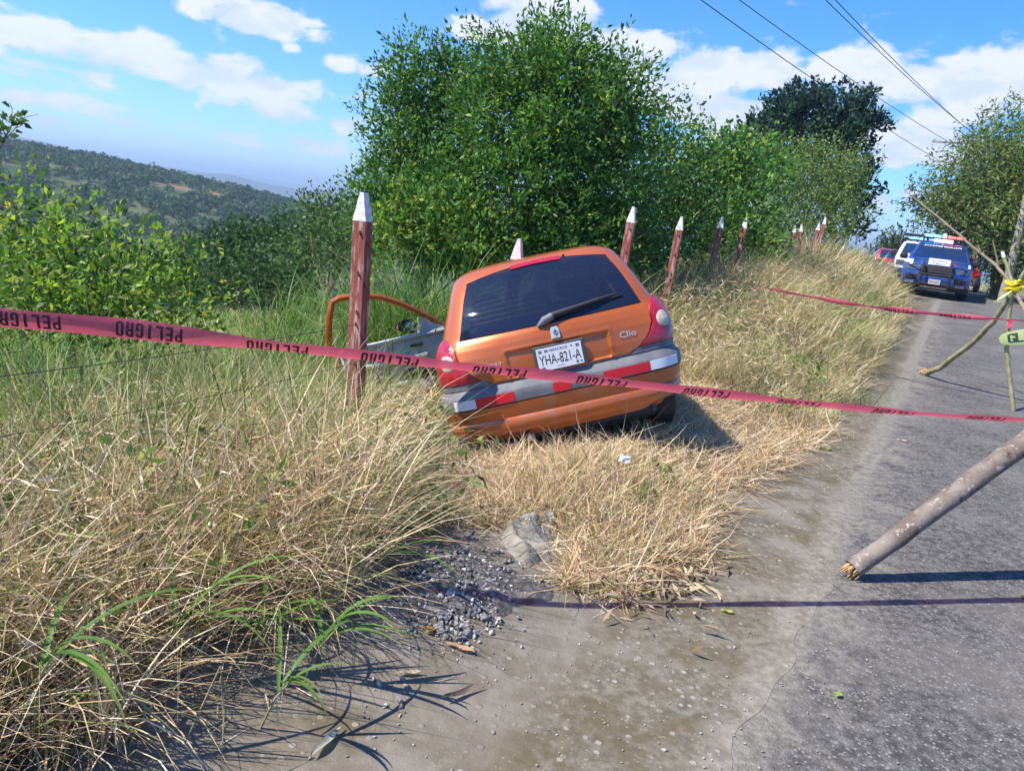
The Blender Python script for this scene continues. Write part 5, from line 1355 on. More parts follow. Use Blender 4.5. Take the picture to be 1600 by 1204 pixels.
GR, GB, GL = (.10, .19, .03), (.055, .13, .025), (.24, .31, .09)
CARM_INV = car_matrix().inverted()
_ci = np.array(CARM_INV)
def under_car(x, y, mx=.05):
    z = H(x, y); p = np.stack([x, y, z, np.ones_like(x)], 1) @ _ci.T
    return (np.abs(p[:, 0]) < .78 + mx) & (p[:, 1] > .0 - mx) & (p[:, 1] < 3.8)
def near_door(x, y):
    z = H(x, y); p = np.stack([x, y, z, np.ones_like(x)], 1) @ _ci.T
    return (p[:, 0] < -.7) & (p[:, 0] > -2.1) & (p[:, 1] > 1.5) & (p[:, 1] < 3.2)
RUB = np.array([-.10, 2.92])
def area(n, s0, s1, t0, t1, keep=None):
    s = rng.uniform(s0, s1, n); t = rng.uniform(t0, t1, n); x, y = xy(s, t); az = np.degrees(np.arctan2(x, y)); r = np.hypot(x, y)
    ok = (az > -72) & (az < 43) & (y > .2)
    if keep is not None: ok &= keep(s, t, x, y, r, az)
    return s[ok], t[ok], x[ok], y[ok], r[ok], az[ok]
gu = lambda n, a, b: rng.uniform(a, b, n)
def clump(x, y, cell, seed=0):
    """per clump random numbers so that neighbouring blades lean and look alike"""
    xx = x + .6 * cell * np.sin(y / cell * 1.9 + seed); yy = y + .6 * cell * np.sin(x / cell * 2.3 - seed)
    i = np.floor(xx / cell).astype(np.int64); j = np.floor(yy / cell).astype(np.int64)
    h = (i * 73856093) ^ (j * 19349663) ^ (seed * 83492791)
    f = lambda k_: ((((h * (2 * k_ + 1) * 2654435761) >> 7) & 0xFFFFF) / float(0xFFFFF))
    return f(1), f(2), f(3), f(4)
# tall tangled dry grass on the near left
def k1(s, t, x, y, r, az):
    e = grass_edge(s) - .06 + .10 * np.sin(s * 7) + .06 * np.sin(s * 17 + 1)
    return (t < e) & ~under_car(x, y, .25) & ~((np.hypot(x - .0, (y - 3.05)) < .50)) & ~((x > -.45) & (y > 3.25) & (t > -2.9))
s, t, x, y, r, az = area(72000, -1.2, 5.6, -5.2, -1.6, k1)
n = len(x); gp = np.clip((-t - 2.05) / 1.15, 0, 1) * .68 + .16
isg = rng.random(n) < gp
col = np.where(isg[:, None], mixcol(n, [GR, GB, GL, S4], [3, 1, 3, 2]), mixcol(n, [S1, S2, S3, S4, S5], [4, 4, 1.7, 2, 1.8]))
hgt = gu(n, .32, .72) * np.interp(t, [-5, -2.6, -1.9, -1.6], [1.45, 1.4, 1.1, .8])
c1, c2, c3, c4 = clump(x, y, .26, 1); azd = np.degrees(np.arctan2(x, y)); hgt = hgt * (.65 + .6 * c2) * np.where((azd > -9.6) & (azd < -3) & (np.hypot(x, y) > 3.3), .36, 1.); col = col * (.78 + .42 * c3)[:, None]
road_head = math.atan2(-NY * 0 + NY, NX)
hd_ = np.where(rng.random(n) < .35, road_head + rng.normal(0, 1.0, n), np.where(rng.random(n) < .6, c1 * 6.28 + rng.normal(0, .5, n), gu(n, 0, 6.28)))
P1 = blades(x, y, hgt, gu(n, .003, .0085), np.abs(rng.normal(.15, .25, n)) + .3 * c4, gu(n, .1, 1.9), hd_, col, 4)
m_ = 16000; s, t, x, y, r, az = area(m_, -1.2, 5.0, -4.6, -1.75, k1); n = len(x)      # fallen straw woven through it
V, F, C_ = blades(x, y, gu(n, .2, .5), gu(n, .003, .008), gu(n, .9, 1.6), rng.normal(0, .5, n), gu(n, 0, 6.28), mixcol(n, [S1, S2, S3, S5], [4, 4, 2, 2]), 3)
V = V.reshape(n, -1, 3); V[:, :, 2] += (rng.random(n) ** .8 * np.interp(t, [-4, -2.4, -1.8], [.42, .38, .12]))[:, None]; P1b = (V.reshape(-1, 3), F, C_)
def chaff(x, y, zlo, zhi, L0=.03, L1=.10):
    n = len(x); A = unit(rng.normal(size=(n, 3)) * [1, 1, .55]); P = np.stack([x, y, H(x, y) + zlo + (zhi - zlo) * rng.random(n)], 1)
    V, F = leaf_quads(P, A, gu(n, L0, L1), gu(n, .018, .045)[:, None], .6); return V, F, np.repeat(mixcol(n, [S1, S2, S3, S4, S5, (.22, .26, .07)], [4, 4, 1.6, 1.5, 2, .8]), 4, 0)
s, t, x, y, r, az = area(72000, -1.2, 5.2, -4.6, -1.65, k1); ok = rng.random(len(s)) > np.clip((-t - 2.05) / 1.15, 0, 1) * .66; s, t, x, y = s[ok], t[ok], x[ok], y[ok]
P1c = chaff(x, y, .02, np.interp(t, [-5, -2.6, -1.9, -1.6], [.62, .58, .46, .26]), .03, .14)
join('dry_grass', [P1, P1b, P1c], M['straw'], 'tall tangled dry grass filling the near left of the roadside', 'dry grass')
# trampled straw behind the car and the grassy hump at the gutter
def k2(s, t, x, y, r, az): return (t < np.interp(s, [2.85, 3.05, 3.7, 4.6, 7, 9], [-1.25, -.98, -.82, -.95, -.65, -.62]) + .05 * np.sin(s * 9) + .04 * np.sin(s * 23)) & (np.hypot((x + .12) / .46, (y - 3.0) / .40) > 1) & ~((np.hypot((x - .18) / .20, (y - 3.42) / .26) < 1)) & (x > .08 + .6 * np.clip(3.3 - y, 0, 1) - 2. * (y > 3.6))
s, t, x, y, r, az = area(32000, 2.8, 7.6, -3.1, -.6, k2); ok = ~under_car(x, y, -.3); s, t, x, y = s[ok], t[ok], x[ok], y[ok]; n = len(x)
q1 = blades(x, y, gu(n, .12, .38), gu(n, .003, .0075), np.abs(rng.normal(1.35, .22, n)), rng.normal(.15, .5, n), gu(n, 0, 6.28), mixcol(n, [S1, S2, S3, S4, S5], [4, 4.5, 1.3, 1.2, 1.6]), 3, 0, -.005)
V = q1[0].reshape(n, -1, 3); V[:, :, 2] += (rng.random(n) ** 2 * .06)[:, None]; q1 = (V.reshape(-1, 3), q1[1], q1[2])
def k3(s, t, x, y, r, az): return k2(s, t, x, y, r, az) & (np.hypot((s - 3.75) / .9, (t + 1.38) / .6) < 1.1)
s, t, x, y, r, az = area(26000, 2.8, 5.0, -2.2, -.7, k3); n = len(x)
q2 = blades(x, y, gu(n, .08, .28) * np.interp(np.hypot((s - 3.75) / .9, (t + 1.38) / .6), [0, .7, 1.1], [1, .9, .5]), gu(n, .003, .0075), np.abs(rng.normal(.4, .35, n)), gu(n, .2, 1.6), gu(n, 0, 6.28), np.where((rng.random(n) < .10)[:, None], mixcol(n, [GR, GL], [1, 1]), mixcol(n, [S1, S2, S3, S4, S5], [4, 4, 1.5, 1.6, 1.4])), 4)
s, t, x, y, r, az = area(20000, 2.8, 7.4, -2.9, -.7, k2); ok = ~under_car(x, y, -.3)
join('trampled_straw', [q1, q2, chaff(x[ok], y[ok], .005, .08, .03, .11)], M['straw'], 'pale trampled straw behind the car and on the hump at the gutter', 'straw')
# verge on the right of the car, rising to the last posts
def k4(s, t, x, y, r, az): return (t < grass_edge(s) + .03 + .07 * np.sin(s * 6) + .05 * np.sin(s * 15)) & ~under_car(x, y, .12)
parts = []
for (N_, s0, s1, t0, h0, h1, w0, w1) in ((30000, 7.0, 9.5, -3.4, .3, .62, .0035, .009), (42000, 9.5, 16, -3.5, .42, .9, .005, .012), (26000, 16, 27, -4.5, .55, 1.05, .009, .02), (9000, 27, 44, -6.5, .5, 1.0, .014, .03)):
    s, t, x, y, r, az = area(N_, s0, s1, t0, -.6, k4); n = len(x)
    isg = rng.random(n) < (.22 + .16 * (np.sin(s * 2.1 + t * 3) > .3))
    col = np.where(isg[:, None], mixcol(n, [GR, GB, GL, S4], [2, 1, 3, 3]), mixcol(n, [S1, S2, S3, S4, (.50, .44, .27)], [3, 3.6, 1.2, 3, 3]))
    c1, c2, c3, c4 = clump(x, y, .30 if s0 < 16 else .6, 2); col = np.where(((c4 > .86) & (rng.random(n) < .6))[:, None], mixcol(n, [GR, GB, GL], [2, 1, 2]), col) * (.72 + .45 * c3)[:, None]
    edge = np.interp(grass_edge(s) - t, [0, .35, .9, 1.5, 1.9], [.5, .68, .75, .85, 1.2]) * (.6 + .7 * c2)
    parts.append(blades(x, y, gu(n, h0, h1) * edge, gu(n, w0, w1), np.abs(rng.normal(.25, .28, n)) + .35 * c4, gu(n, .2, 1.9), np.where(rng.random(n) < .3, road_head + rng.normal(0, .9, n), np.where(rng.random(n) < .6, c1 * 6.28 + rng.normal(0, .5, n), gu(n, 0, 6.28))), col, 4))
s, t, x, y, r, az = area(30000, 7.0, 17, -3.3, -.6, k4)
parts.append(chaff(x, y, .03, np.interp(grass_edge(s) - t, [0, .9, 1.9], [.18, .45, .75]), .045, .13))
join('verge_grass', parts, M['straw'], 'dense dry grass on the verge between the fence posts and the concrete gutter', 'dry grass')
# grass along and beyond the fence
def k5(s, t, x, y, r, az): return ~under_car(x, y, .1) & ~near_door(x, y)
parts = []
s, t, x, y, r, az = area(26000, 4.5, 24, -5.0, -2.9, k5); n = len(x); isg = rng.random(n) < np.interp(s, [4, 8, 14], [.85, .45, .3])
parts.append(blades(x, y, gu(n, .4, 1.0) * np.interp(s, [5, 7, 18, 22], [1, 1.3, 1.3, 1]), gu(n, .006, .014), np.abs(rng.normal(.15, .2, n)), gu(n, .3, 1.7), gu(n, 0, 6.28), np.where(isg[:, None], mixcol(n, [GR, GB, GL, S4], [4, 2, 3, 1]), mixcol(n, [S1, S2, S3, S4], [4, 3, 1.5, 2])), 4))
s, t, x, y, r, az = area(85000, -8, 20, -17, -4.2, lambda s, t, x, y, r, az: (r < 17) & (az < 8) & (r > 3.2) & ~under_car(x, y) & ~near_door(x, y)); n = len(x)
isg = rng.random(n) < .8
hh = gu(n, .15, .42) * np.where(r < 7, 1.35, np.interp(r, [7, 10, 17], [1., .9, .8]))
parts.append(blades(x, y, hh, gu(n, .005, .014) * np.interp(r, [8, 26], [1, 2.6]), np.abs(rng.normal(.2, .25, n)), gu(n, .2, 1.6), gu(n, 0, 6.28), np.where(isg[:, None], mixcol(n, [GR, GB, GL, (.32, .36, .13)], [3, 1.2, 4, 3]), mixcol(n, [S1, S2, S4], [2, 2, 3])), 4))
# tall guinea grass clumps behind the near post and at the left edge
cl = []
for (px_, d_, m2) in [(585 + 4.2 * i + rng.uniform(-10, 10), rng.uniform(7.4, 9.2), 1.55) for i in range(34)] + [(rng.uniform(580, 800), rng.uniform(8.0, 9.6), 1.25) for _ in range(26)] + [(rng.uniform(430, 600), rng.uniform(7.6, 12), .9) for _ in range(22)] + [(rng.uniform(-40, 130), rng.uniform(5.2, 7.5), .75) for _ in range(20)] + [(rng.uniform(130, 420), rng.uniform(7.0, 8.4), .55) for _ in range(14)] + [(rng.uniform(800, 1000), rng.uniform(8.8, 10.2), 1.0) for _ in range(12)]:
    p = at(px_, 420, d_); k_ = 46; cl.append((np.full(k_, p[0]) + rng.normal(0, .12, k_), np.full(k_, p[1]) + rng.normal(0, .12, k_), np.full(k_, m2)))
x, y, mm = [np.concatenate(v) for v in zip(*cl)]; ok = ~under_car(x, y, .1) & ~near_door(x, y); x, y, mm = x[ok], y[ok], mm[ok]; n = len(x)
parts.append(blades(x, y, gu(n, .6, 1.45) * mm, gu(n, .010, .022), np.abs(rng.normal(.12, .14, n)), gu(n, .3, 1.9), gu(n, 0, 6.28), mixcol(n, [GR, (.075, .18, .03), (.13, .25, .05), GL, S4], [3, 3, 3, 2, .7]), 6, .4))
# slender stalks with seed plumes standing above the rest
xs_, ys_ = [], []
for _ in range(46):
    p = at(rng.choice([rng.uniform(60, 330), rng.uniform(400, 560)]), 430, rng.uniform(6.3, 9.5)); xs_.append(p[0]); ys_.append(p[1])
x, y = np.array(xs_), np.array(ys_); n = len(x)
parts.append(blades(x, y, gu(n, 1.0, 1.75), gu(n, .006, .010), np.abs(rng.normal(.08, .08, n)), gu(n, .05, .5), gu(n, 0, 6.28), mixcol(n, [(.22, .30, .10), (.42, .40, .22)], [2, 1]), 6))
for dx in range(7):
    parts.append(blades(x + rng.normal(0, .01, n), y + rng.normal(0, .01, n), gu(n, .5, 1.1), gu(n, .008, .018), np.abs(rng.normal(.2, .1, n)), gu(n, .6, 2.0), gu(n, 0, 6.28), mixcol(n, [GR, GL], [2, 1]), 6))
join('green_grass', parts, M['blade'], 'green grass of the meadow and tall green clumps along the fence', 'grass')
# dry heads flopping over at the back of the car, and the verge on the far side of the road
def k6(s, t, x, y, r, az): return t > 5.55 + road_shift(s) + .1 * np.sin(s * 3)
s, t, x, y, r, az = area(42000, 12, 64, -16, 14, k6); ok = t < 15; s, t, x, y = s[ok], t[ok], x[ok], y[ok]; n = len(x)
isg = rng.random(n) < np.where(np.sin(s * .7) > .75, .7, .12)
join('far_verge_grass', [blades(x, y, gu(n, .35, .9), gu(n, .014, .03), np.abs(rng.normal(.2, .25, n)), gu(n, .2, 1.4), gu(n, 0, 6.28), np.where(isg[:, None], mixcol(n, [GR, GL], [2, 2]), mixcol(n, [S1, S2, S4], [4, 3, 2.5])), 3)], M['straw'], 'dry yellow grass on the right verge under the big tree', 'dry grass')
def weeds(n_, s0, s1, t0, t1, h0, h1, per=26):
    s, t, x, y, r, az = area(n_, s0, s1, t0, t1, lambda s, t, x, y, r, az: (t < grass_edge(s) - .1) & ~under_car(x, y, .2)); k_ = len(x); idx = np.repeat(np.arange(k_), per); n = len(idx)
    hh = gu(k_, h0, h1)[idx]; f = rng.random(n); P = np.stack([x[idx] + rng.normal(0, .06, n), y[idx] + rng.normal(0, .06, n), H(x, y)[idx] + .05 + hh * f], 1)
    A = unit(rng.normal(size=(n, 3)) + [0, 0, .5]); V, F = leaf_quads(P, A, gu(n, .03, .085), gu(n, .14, .26)[:, None], .4)
    return V, F, np.repeat(mixcol(n, [GR, GL, (.13, .23, .05), (.30, .33, .09)], [2, 2, 3, 1.5]), 4, 0)
join('roadside_weeds', [weeds(150, 7.2, 18, -3.2, -.9, .2, .55), weeds(150, -1, 5, -5, -2.3, .25, .6), weeds(12, 3.3, 4.6, -1.4, -.95, .03, .12), weeds(30, 0, 3.4, -2.3, -1.85, .15, .45)], M['blade'], 'small leafy green weeds scattered through the dry grass', 'weeds')
# single tall grass plants: stems and broad blades one can pick apart
def broad_blade(parent, base, L, w_, head, lean, curve, cols, m=None):
    lev = 9; P = np.array(base, float); S_ = np.array([-math.sin(head), math.cos(head), 0]); V = []; tw_ = random.uniform(-.5, .5)
    for i in range(lev + 1):
        t_ = i / lev; ww = w_ * math.sin(math.pi * min(1, .12 + .88 * t_) ** .8) * .5 + .0006 if i else w_ * .25
        th = lean + curve * t_ ** 1.3; N_ = np.array([-math.cos(th) * math.cos(head), -math.cos(th) * math.sin(head), math.sin(th)])
        s2 = S_ * math.cos(tw_ * t_) + N_ * math.sin(tw_ * t_)
        V += [P - s2 * ww + N_ * ww * .3, P, P + s2 * ww + N_ * ww * .3]
        d = L / lev; P = P + np.array([math.sin(th) * math.cos(head), math.sin(th) * math.sin(head), math.cos(th)]) * d
        P[2] = max(P[2], Hp(P[0], P[1]) + .012)
    F = []
    for i in range(lev): k_ = 3 * i; F += [(k_, k_ + 1, k_ + 4, k_ + 3), (k_ + 1, k_ + 2, k_ + 5, k_ + 4)]
    c = np.array(random.choice(cols)) * random.uniform(.85, 1.15); tip = np.array((.42, .36, .12)); q = np.repeat(np.linspace(0, 1, lev + 1) ** 6, 3)[:, None]
    return bulk('blade', np.array(V), np.array(F), M['blade'], parent, c * (1 - q * .7) + tip * q * .7, True)
GG = [(.10, .21, .035), (.14, .26, .05), (.075, .17, .03)]
PL = [((60, 1010), 2.05, 7, .45, 'broad bladed green grass plant at the left edge near the bottom'), ((270, 1000), 2.35, 9, .44, 'broad bladed green grass plant arching over the dry grass, lower left'),
      ((400, 1000), 2.35, 6, .38, 'green grass plant with an arching blade reaching the concrete'), ((500, 1010), 2.28, 8, .34, 'green grass plant drooping over the shaded concrete'),
      ((590, 880), 2.95, 7, .42, 'leafy green grass plant beside the rubble'), ((430, 1090), 2.05, 5, .33, 'green grass plant hanging low above the bottom edge')]
for i, ((px_, py_), d_, nb_, L_, lab) in enumerate(PL):
    p = at(px_, py_, d_); base = (p[0], p[1], max(Hp(p[0], p[1]) + .02, min(p[2], Hp(p[0], p[1]) + .30)))
    root = empty('grass_plant', (0, 0, 0)); tag(root, lab, 'grass plant', 'broad bladed grass plants at the gutter edge')
    g0 = (base[0] - .05, base[1] + .03, Hp(base[0], base[1])); b = MB(); b.tube([g0, base, (base[0] + .06, base[1] - .04, base[2] + .10)], [.004, .0035, .0025], 5); b.build('stem', M['green_wood'], root)
    for k_ in range(nb_):
        h0 = random.choice((road_head, road_head + .6, road_head + .3, road_head + 1.2, road_head + 2.6)) + random.uniform(-.4, .4); f = random.random()
        broad_blade(root, (base[0] + .03 * f, base[1] - .02 * f, base[2] + .08 * f), L_ * random.uniform(.6, 1.15), random.uniform(.010, .017), h0, random.uniform(.45, 1.0), random.uniform(1.0, 2.0), GG)
for (a_, b_, c_, lab) in (((440, 992), (560, 985), (690, 1000), 'pale green stem lying out over the rubble'), ((200, 1080), (270, 1140), (330, 1204), 'pale stem bending down to the bottom edge'), ((345, 1040), (350, 1120), (345, 1210), 'upright thin stem at the bottom left')):
    pts = [np.array(at(*q, dd)) for q, dd in zip((a_, b_, c_), (2.5, 2.5, 2.6) if a_[0] == 440 else (1.95, 1.9, 1.85))]
    for p in pts: p[2] = max(p[2], Hp(p[0], p[1]) + .015)
    g0 = pts[0] + [-.12, .06, 0]; g0[2] = Hp(g0[0], g0[1])
    b = MB(); b.tube([g0] + pts, [.003, .003, .0024, .0012], 5); root = b.build('wild_grass', M['green_wood']); tag(root, lab, 'grass')
# green tufts that stand out of the verge and straw
for (px_, py_, d_, sz, lab) in ((1050, 860, 3.75, .10, 'small green weed at the toe of the straw hump'), (1090, 760, 4.5, .14, 'green grass tuft at the right side of the straw hump'), (1190, 590, 7.2, .32, 'green tuft in the middle of the dry verge'), (1340, 610, 8.9, .25, 'green tuft at the gutter edge of the verge'), (1555, 440, 33, .5, 'green weed patch at the foot of the big right tree')):
    p = at(px_, py_, d_); k_ = 70; x = p[0] + rng.normal(0, sz * .6, k_); y = p[1] + rng.normal(0, sz * .6, k_)
    V, F, C_ = blades(x, y, gu(k_, .5, 1.3) * sz * 1.3, gu(k_, .3, 1) * (.012 + .02 * (d_ > 20)), np.abs(rng.normal(.3, .3, k_)), gu(k_, .2, 1.4), gu(k_, 0, 6.28), mixcol(k_, GG, [1, 1, 1]), 4)
    o = bulk('green_tuft', V, F, M['blade'], None, C_); tag(o, lab, 'grass tuft', None, 'stuff')
# ------------------------------------------------------------------ litter, stones, leaves
M['rubble'] = pmat('broken_concrete', (.13, .12, .11), .95, vary=(.58, .55, .51), vscale=22, bump=.7, bscale=60)
M['old_concrete'] = pmat('old_concrete_lump', (.17, .155, .125), .9, vary=(.30, .28, .24), vscale=9, bump=1., bscale=40, detail=8)
M['pebble'] = pmat('pebble', (.20, .175, .145), .85, vary=(.42, .39, .35), vscale=9)
M['paper'] = pmat('white_paper', (.75, .75, .76), .8)
def rock_me(seed, flat=.7):
    q = np.random.default_rng(seed); V = []; n1, n2 = 7, 9
    ph = q.uniform(0, 6.28, 6)
    for i in range(n1 + 1):
        for j in range(n2):
            a = math.pi * i / n1; b_ = 2 * math.pi * j / n2; d = np.array([math.sin(a) * math.cos(b_), math.sin(a) * math.sin(b_), math.cos(a)])
            r = 1 + .22 * math.sin(d[0] * 4 + ph[0]) + .2 * math.sin(d[1] * 5 + ph[1]) + .15 * math.sin(d[2] * 6 + ph[2]); r *= q.uniform(.86, 1.1) if 0 < i < n1 else 1
            d = np.sign(d) * np.abs(d) ** .8; V.append(d * r * [1, .8, flat])
    F = [(i * n2 + j, i * n2 + (j + 1) % n2, (i + 1) * n2 + (j + 1) % n2, (i + 1) * n2 + j) for i in range(n1) for j in range(n2)]
    return np.array(V), F
rock_src = []
for k_ in range(6):
    V, F = rock_me(k_, .6 + .1 * (k_ % 3)); o = mesh('concrete_chunk', V, F, M['rubble']); rock_src.append(o)
cnt = 0; small_V, small_F, soff = [], [], 0
heap_z = lambda x, y: .035 * math.exp(-((x + .12) ** 2 + (y - 3.0) ** 2) / .06)
for i in range(900):
    big = i < 26
    px_ = rng.normal(712, 32 if big else 40); py_ = rng.uniform(858, 985) if i % 12 else rng.uniform(985, 1015)
    if i % 9 == 0: px_, py_ = rng.uniform(760, 870), rng.uniform(890, 925)
    if i % 40 == 0: px_, py_ = rng.uniform(565, 640), rng.uniform(1050, 1110)
    d = ray(px_, py_); kq = (.05 - CH) / d[2]; x, y = d[0] * kq, d[1] * kq
    sz = rng.uniform(.012, .025) if big else .003 + .011 * rng.random() ** 2.5; sq = (sz, sz * rng.uniform(.7, 1.2), sz * rng.uniform(.6, 1)); ro = tuple(rng.uniform(0, 6.28, 3))
    lc = (x, y, Hp(x, y) + .010 + heap_z(x, y))
    if big:
        src = rock_src[cnt % 6]; o = src if cnt < 6 else src.copy()
        if cnt >= 6: COL.objects.link(o)
        o.location = lc; o.scale = sq; o.rotation_euler = ro; cnt += 1
        tag(o, 'pale broken chunk in the rubble heap at the end of the gutter', 'rubble', 'broken concrete chunks in the rubble heap')
    else:
        V, F = rock_me(i % 11, .7); Rm = np.array(Euler(ro).to_matrix()); V = (V * sq) @ Rm.T + lc
        small_V.append(V); small_F.append(np.array(F) + soff); soff += len(V)
o = bulk('rubble_grit', np.concatenate(small_V), np.concatenate(small_F), M['rubble']); tag(o, 'small pale grit of broken concrete around the larger chunks', 'rubble', None, 'stuff')
# soil heap carrying the chunks
V = []; F = []; nr, na = 9, 24
for i in range(nr + 1):
    for j in range(na):
        a = 2 * math.pi * j / na; r = .37 * i / nr * (1 + .18 * math.sin(a * 3 + 1) + .1 * math.sin(a * 5)); x, y = -.12 + r * math.cos(a), 3.0 + r * .85 * math.sin(a)
        V.append((x, y, Hp(x, y) + .010 + .035 * (1 - (i / nr) ** 2) ** 1.5 - (.03 if i == nr else 0) + .012 * math.sin(a * 7 + i) * (i < nr)))
F = [(i * na + j, i * na + (j + 1) % na, (i + 1) * na + (j + 1) % na, (i + 1) * na + j) for i in range(nr) for j in range(na)]
so2 = mesh('soil_heap', V, F, pmat('grey_soil', (.055, .05, .045), .95, vary=(.17, .155, .14), vscale=24, bump=.9, bscale=50), None, True); tag(so2, 'grey heap of soil and dust under the broken concrete', 'soil heap', None, 'stuff')
# sloping lump of old concrete half buried in the straw
V = []; F = []; nu, nv = 30, 24
for i in range(nu + 1):
    for j in range(nv + 1):
        u, v = i / nu, j / nv; x = .04 + .30 * u + .02 * math.sin(v * 9); y = 3.18 + .52 * v + .12 * u + .02 * math.sin(u * 11)
        e = min(1, 5 * min(u, 1 - u, v, 1 - v)); z = Hp(x, y) - .04 + (.035 + .055 * v + .04 * math.sin(u * 3.0 + .4) + .014 * math.sin(u * 17 + v * 9) + .012 * math.sin(v * 21 + u * 5) + .008 * math.sin(u * 41 + v * 33)) * e ** .6
        V.append((x, y, z))
F = [(i * (nv + 1) + j, (i + 1) * (nv + 1) + j, (i + 1) * (nv + 1) + j + 1, i * (nv + 1) + j + 1) for i in range(nu) for j in range(nv)]
cb_ = mesh('concrete_lump', V, F, M['old_concrete'], None, True); tag(cb_, 'sloping grey lump of old concrete half buried in straw above the rubble', 'concrete lump')
# loose pebbles and crumbs on concrete and asphalt
Vs, Fs, off = [], [], 0
pv, pf = rock_me(3, .5); pf = np.array(pf)
for i in range(650):
    s_ = rng.uniform(1.2, 7) if i % 3 else rng.uniform(1.2, 3.2); t_ = rng.uniform(-1.3, .1) if i % 4 else rng.uniform(0, 2.2); x, y = xy(s_, t_)
    sz = rng.uniform(.0022, .006) * (1.8 if rng.random() < .06 else 1); a = rng.uniform(0, 6.28); R_ = np.array([[math.cos(a), -math.sin(a), 0], [math.sin(a), math.cos(a), 0], [0, 0, 1]])
    Vs.append(pv @ R_.T * sz + [x, y, Hp(x, y) + .009]); Fs.append(pf + off); off += len(pv)
o = bulk('pebbles', np.concatenate(Vs), np.concatenate(Fs), M['pebble'], None); tag(o, 'loose pebbles and crumbs scattered over the concrete and asphalt', 'pebbles', None, 'stuff')
# straw and chaff blown on the gutter
x_, y_, c_ = [], [], []
s = np.concatenate([rng.uniform(1.3, 12, 500), rng.uniform(3.2, 9, 500)]); t = grass_edge(s) + np.abs(rng.normal(0, .18, len(s))); x, y = xy(s, t); n = len(x)
q = blades(x, y, gu(n, .03, .16), gu(n, .002, .006), gu(n, 1.35, 1.6), rng.normal(0, .2, n), gu(n, 0, 6.28), mixcol(n, [S1, S2, S3, S5], [4, 3, 2, 2]), 3, 0, .012)
join('loose_straw', [q], M['straw'], 'loose bits of straw lying along the edge of the gutter', 'straw')
# dry leaf litter at the toe of the hump
n = 620; s = rng.normal(3.42, .26, n); t = rng.normal(-.98, .15, n); x, y = xy(s, t); ok = (np.hypot(x - .05, y - 3.0) > .4) & (np.hypot(x - .25, y - 3.42) > .2); x, y = x[ok], y[ok]; n = len(x)
A = unit(np.stack([rng.normal(size=n), rng.normal(size=n), rng.normal(0, .25, n)], 1)); P = np.stack([x, y, H(x, y) + rng.uniform(.012, .05, n)], 1)
V, F = leaf_quads(P, A, gu(n, .04, .12), .10, .6); o = bulk('leaf_litter', V, F, M['straw'], None, np.repeat(mixcol(n, [(.46, .35, .21), (.34, .23, .13), (.54, .44, .29)], [3, 2, 2]), 4, 0)); tag(o, 'dry brown leaf litter at the toe of the straw hump', 'leaf litter', None, 'stuff')
# single leaves and scraps one can point at
def flat_leaf(name, px, py, L, w_, head, col, label, cat='leaf', curl=.25):
    d = ray(px, py); s_, t_ = 0, 0
    kq = (.0 - CH) / d[2]
    for _ in range(4): kq = (Hp(d[0] * kq, d[1] * kq) + .014 - CH) / d[2]
    x, y = d[0] * kq, d[1] * kq; V = []; n = 10
    ca, sa = math.cos(head), math.sin(head)
    for i in range(n + 1):
        u = i / n; hw = w_ * math.sin(math.pi * u ** .8) + .0008
        for v in (-1, -.5, 0, .5, 1):
            a, b_ = (u - .5) * L, v * hw; V.append((x + a * ca - b_ * sa, y + a * sa + b_ * ca, Hp(x, y) + .016 + curl * (hw * v * v + L * .25 * (u - .5) ** 2) + .003 * math.sin(u * 9 + v)))
    F = [(i * 5 + j, i * 5 + j + 1, (i + 1) * 5 + j + 1, (i + 1) * 5 + j) for i in range(n) for j in range(4)]
    o = bulk(name, np.array(V), np.array(F), M['blade'] if col[1] > col[0] else M['straw'], None, np.tile(np.array(col), (len(V), 1)), True); tag(o, label, cat); return o
flat_leaf('green_leaf', 1310, 1085, .034, .014, .6, (.25, .38, .07), 'small bright green leaf lying on the asphalt at the bottom')
flat_leaf('green_leaf', 1137, 955, .06, .012, -.2, (.36, .42, .09), 'yellow green leaf on the tape shadow in the middle of the concrete')
flat_leaf('green_leaf', 1292, 700, .13, .03, 1.2, (.42, .46, .10), 'large yellow green leaf at the edge of the straw beside the gutter')
flat_leaf('green_leaf', 1600, 932, .05, .015, .4, (.30, .40, .08), 'green leaf beside the pole shadow at the right edge')
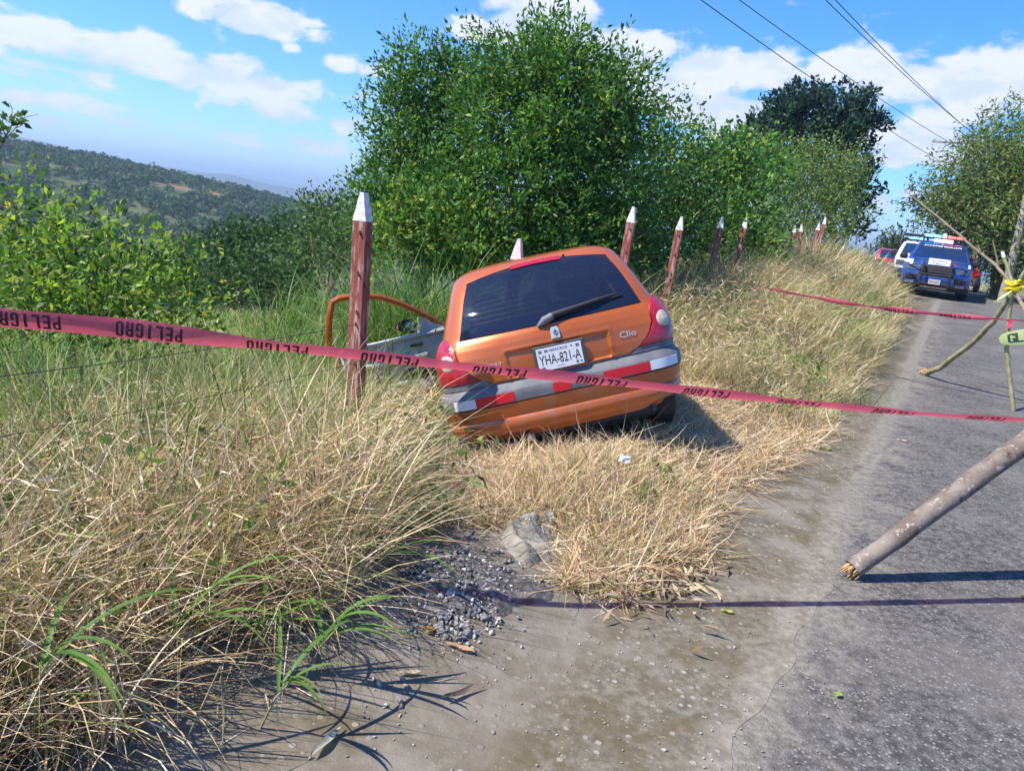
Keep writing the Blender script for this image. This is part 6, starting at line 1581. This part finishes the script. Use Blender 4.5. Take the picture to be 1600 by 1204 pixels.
flat_leaf('dry_leaf', 720, 1014, .12, .012, -.25, (.48, .30, .17), 'long curled brown leaf on the concrete below the rubble', curl=.9)
flat_leaf('dry_leaf', 672, 985, .05, .02, .9, (.40, .24, .07), 'orange brown leaf lying among the rubble', curl=.6)
flat_leaf('dry_leaf', 1410, 688, .10, .014, -.15, (.55, .45, .30), 'pale dry leaf on the asphalt above the thick pole')
flat_leaf('dry_leaf', 1425, 478, .35, .05, -.15, (.62, .55, .42), 'pale scrap lying on the gutter in front of the police truck')
flat_leaf('dry_leaf', 720, 1085, .16, .007, .75, (.30, .24, .18), 'twisted dry leaf casting a thin shadow on the concrete', curl=2.)
flat_leaf('dry_leaf', 640, 1052, .09, .009, .3, (.50, .40, .27), 'pale dry leaf on the concrete left of the twisted one', curl=.8)
fk = flat_leaf('dry_leaf', 510, 1160, .15, .013, 1.2, (.42, .43, .36), 'folded grey green dry leaf standing on the concrete at the bottom', curl=.8)
# crumpled white paper on the straw
V, F = rock_me(5, .8); V = V * (1 + .35 * np.random.default_rng(3).normal(size=(len(V), 1))).clip(.5, 1.5)
pp_ = mesh('crumpled_paper', V * .024, F, M['paper']); d = ray(975, 722); p = np.array([0, 0, CH]) + d * ((4.4) / math.hypot(d[0], d[1])); pp_.location = (p[0], p[1], Hp(p[0], p[1]) + .16); tag(pp_, 'crumpled white paper lying on the straw hump behind the car', 'paper')
# ------------------------------------------------------------------ air
hz = MB(); hz.box((0, 0, -14), (15000, 15000, 184)); ho_ = hz.build('haze'); tag(ho_, 'thin blue haze in the air over the valley', 'haze', None, 'stuff')
m = bpy.data.materials.new('haze'); m.use_nodes = True; t_ = NT(m.node_tree); t_.n.remove(t_.n['Principled BSDF'])
vp = t_.new('ShaderNodeVolumePrincipled'); vp.inputs['Color'].default_value = (.56, .73, .94, 1); vp.inputs['Density'].default_value = .0005; vp.inputs['Anisotropy'].default_value = .2
t_.l.new(vp.outputs[0], t_.n['Material Output'].inputs['Volume']); ho_.data.materials.clear(); ho_.data.materials.append(m)
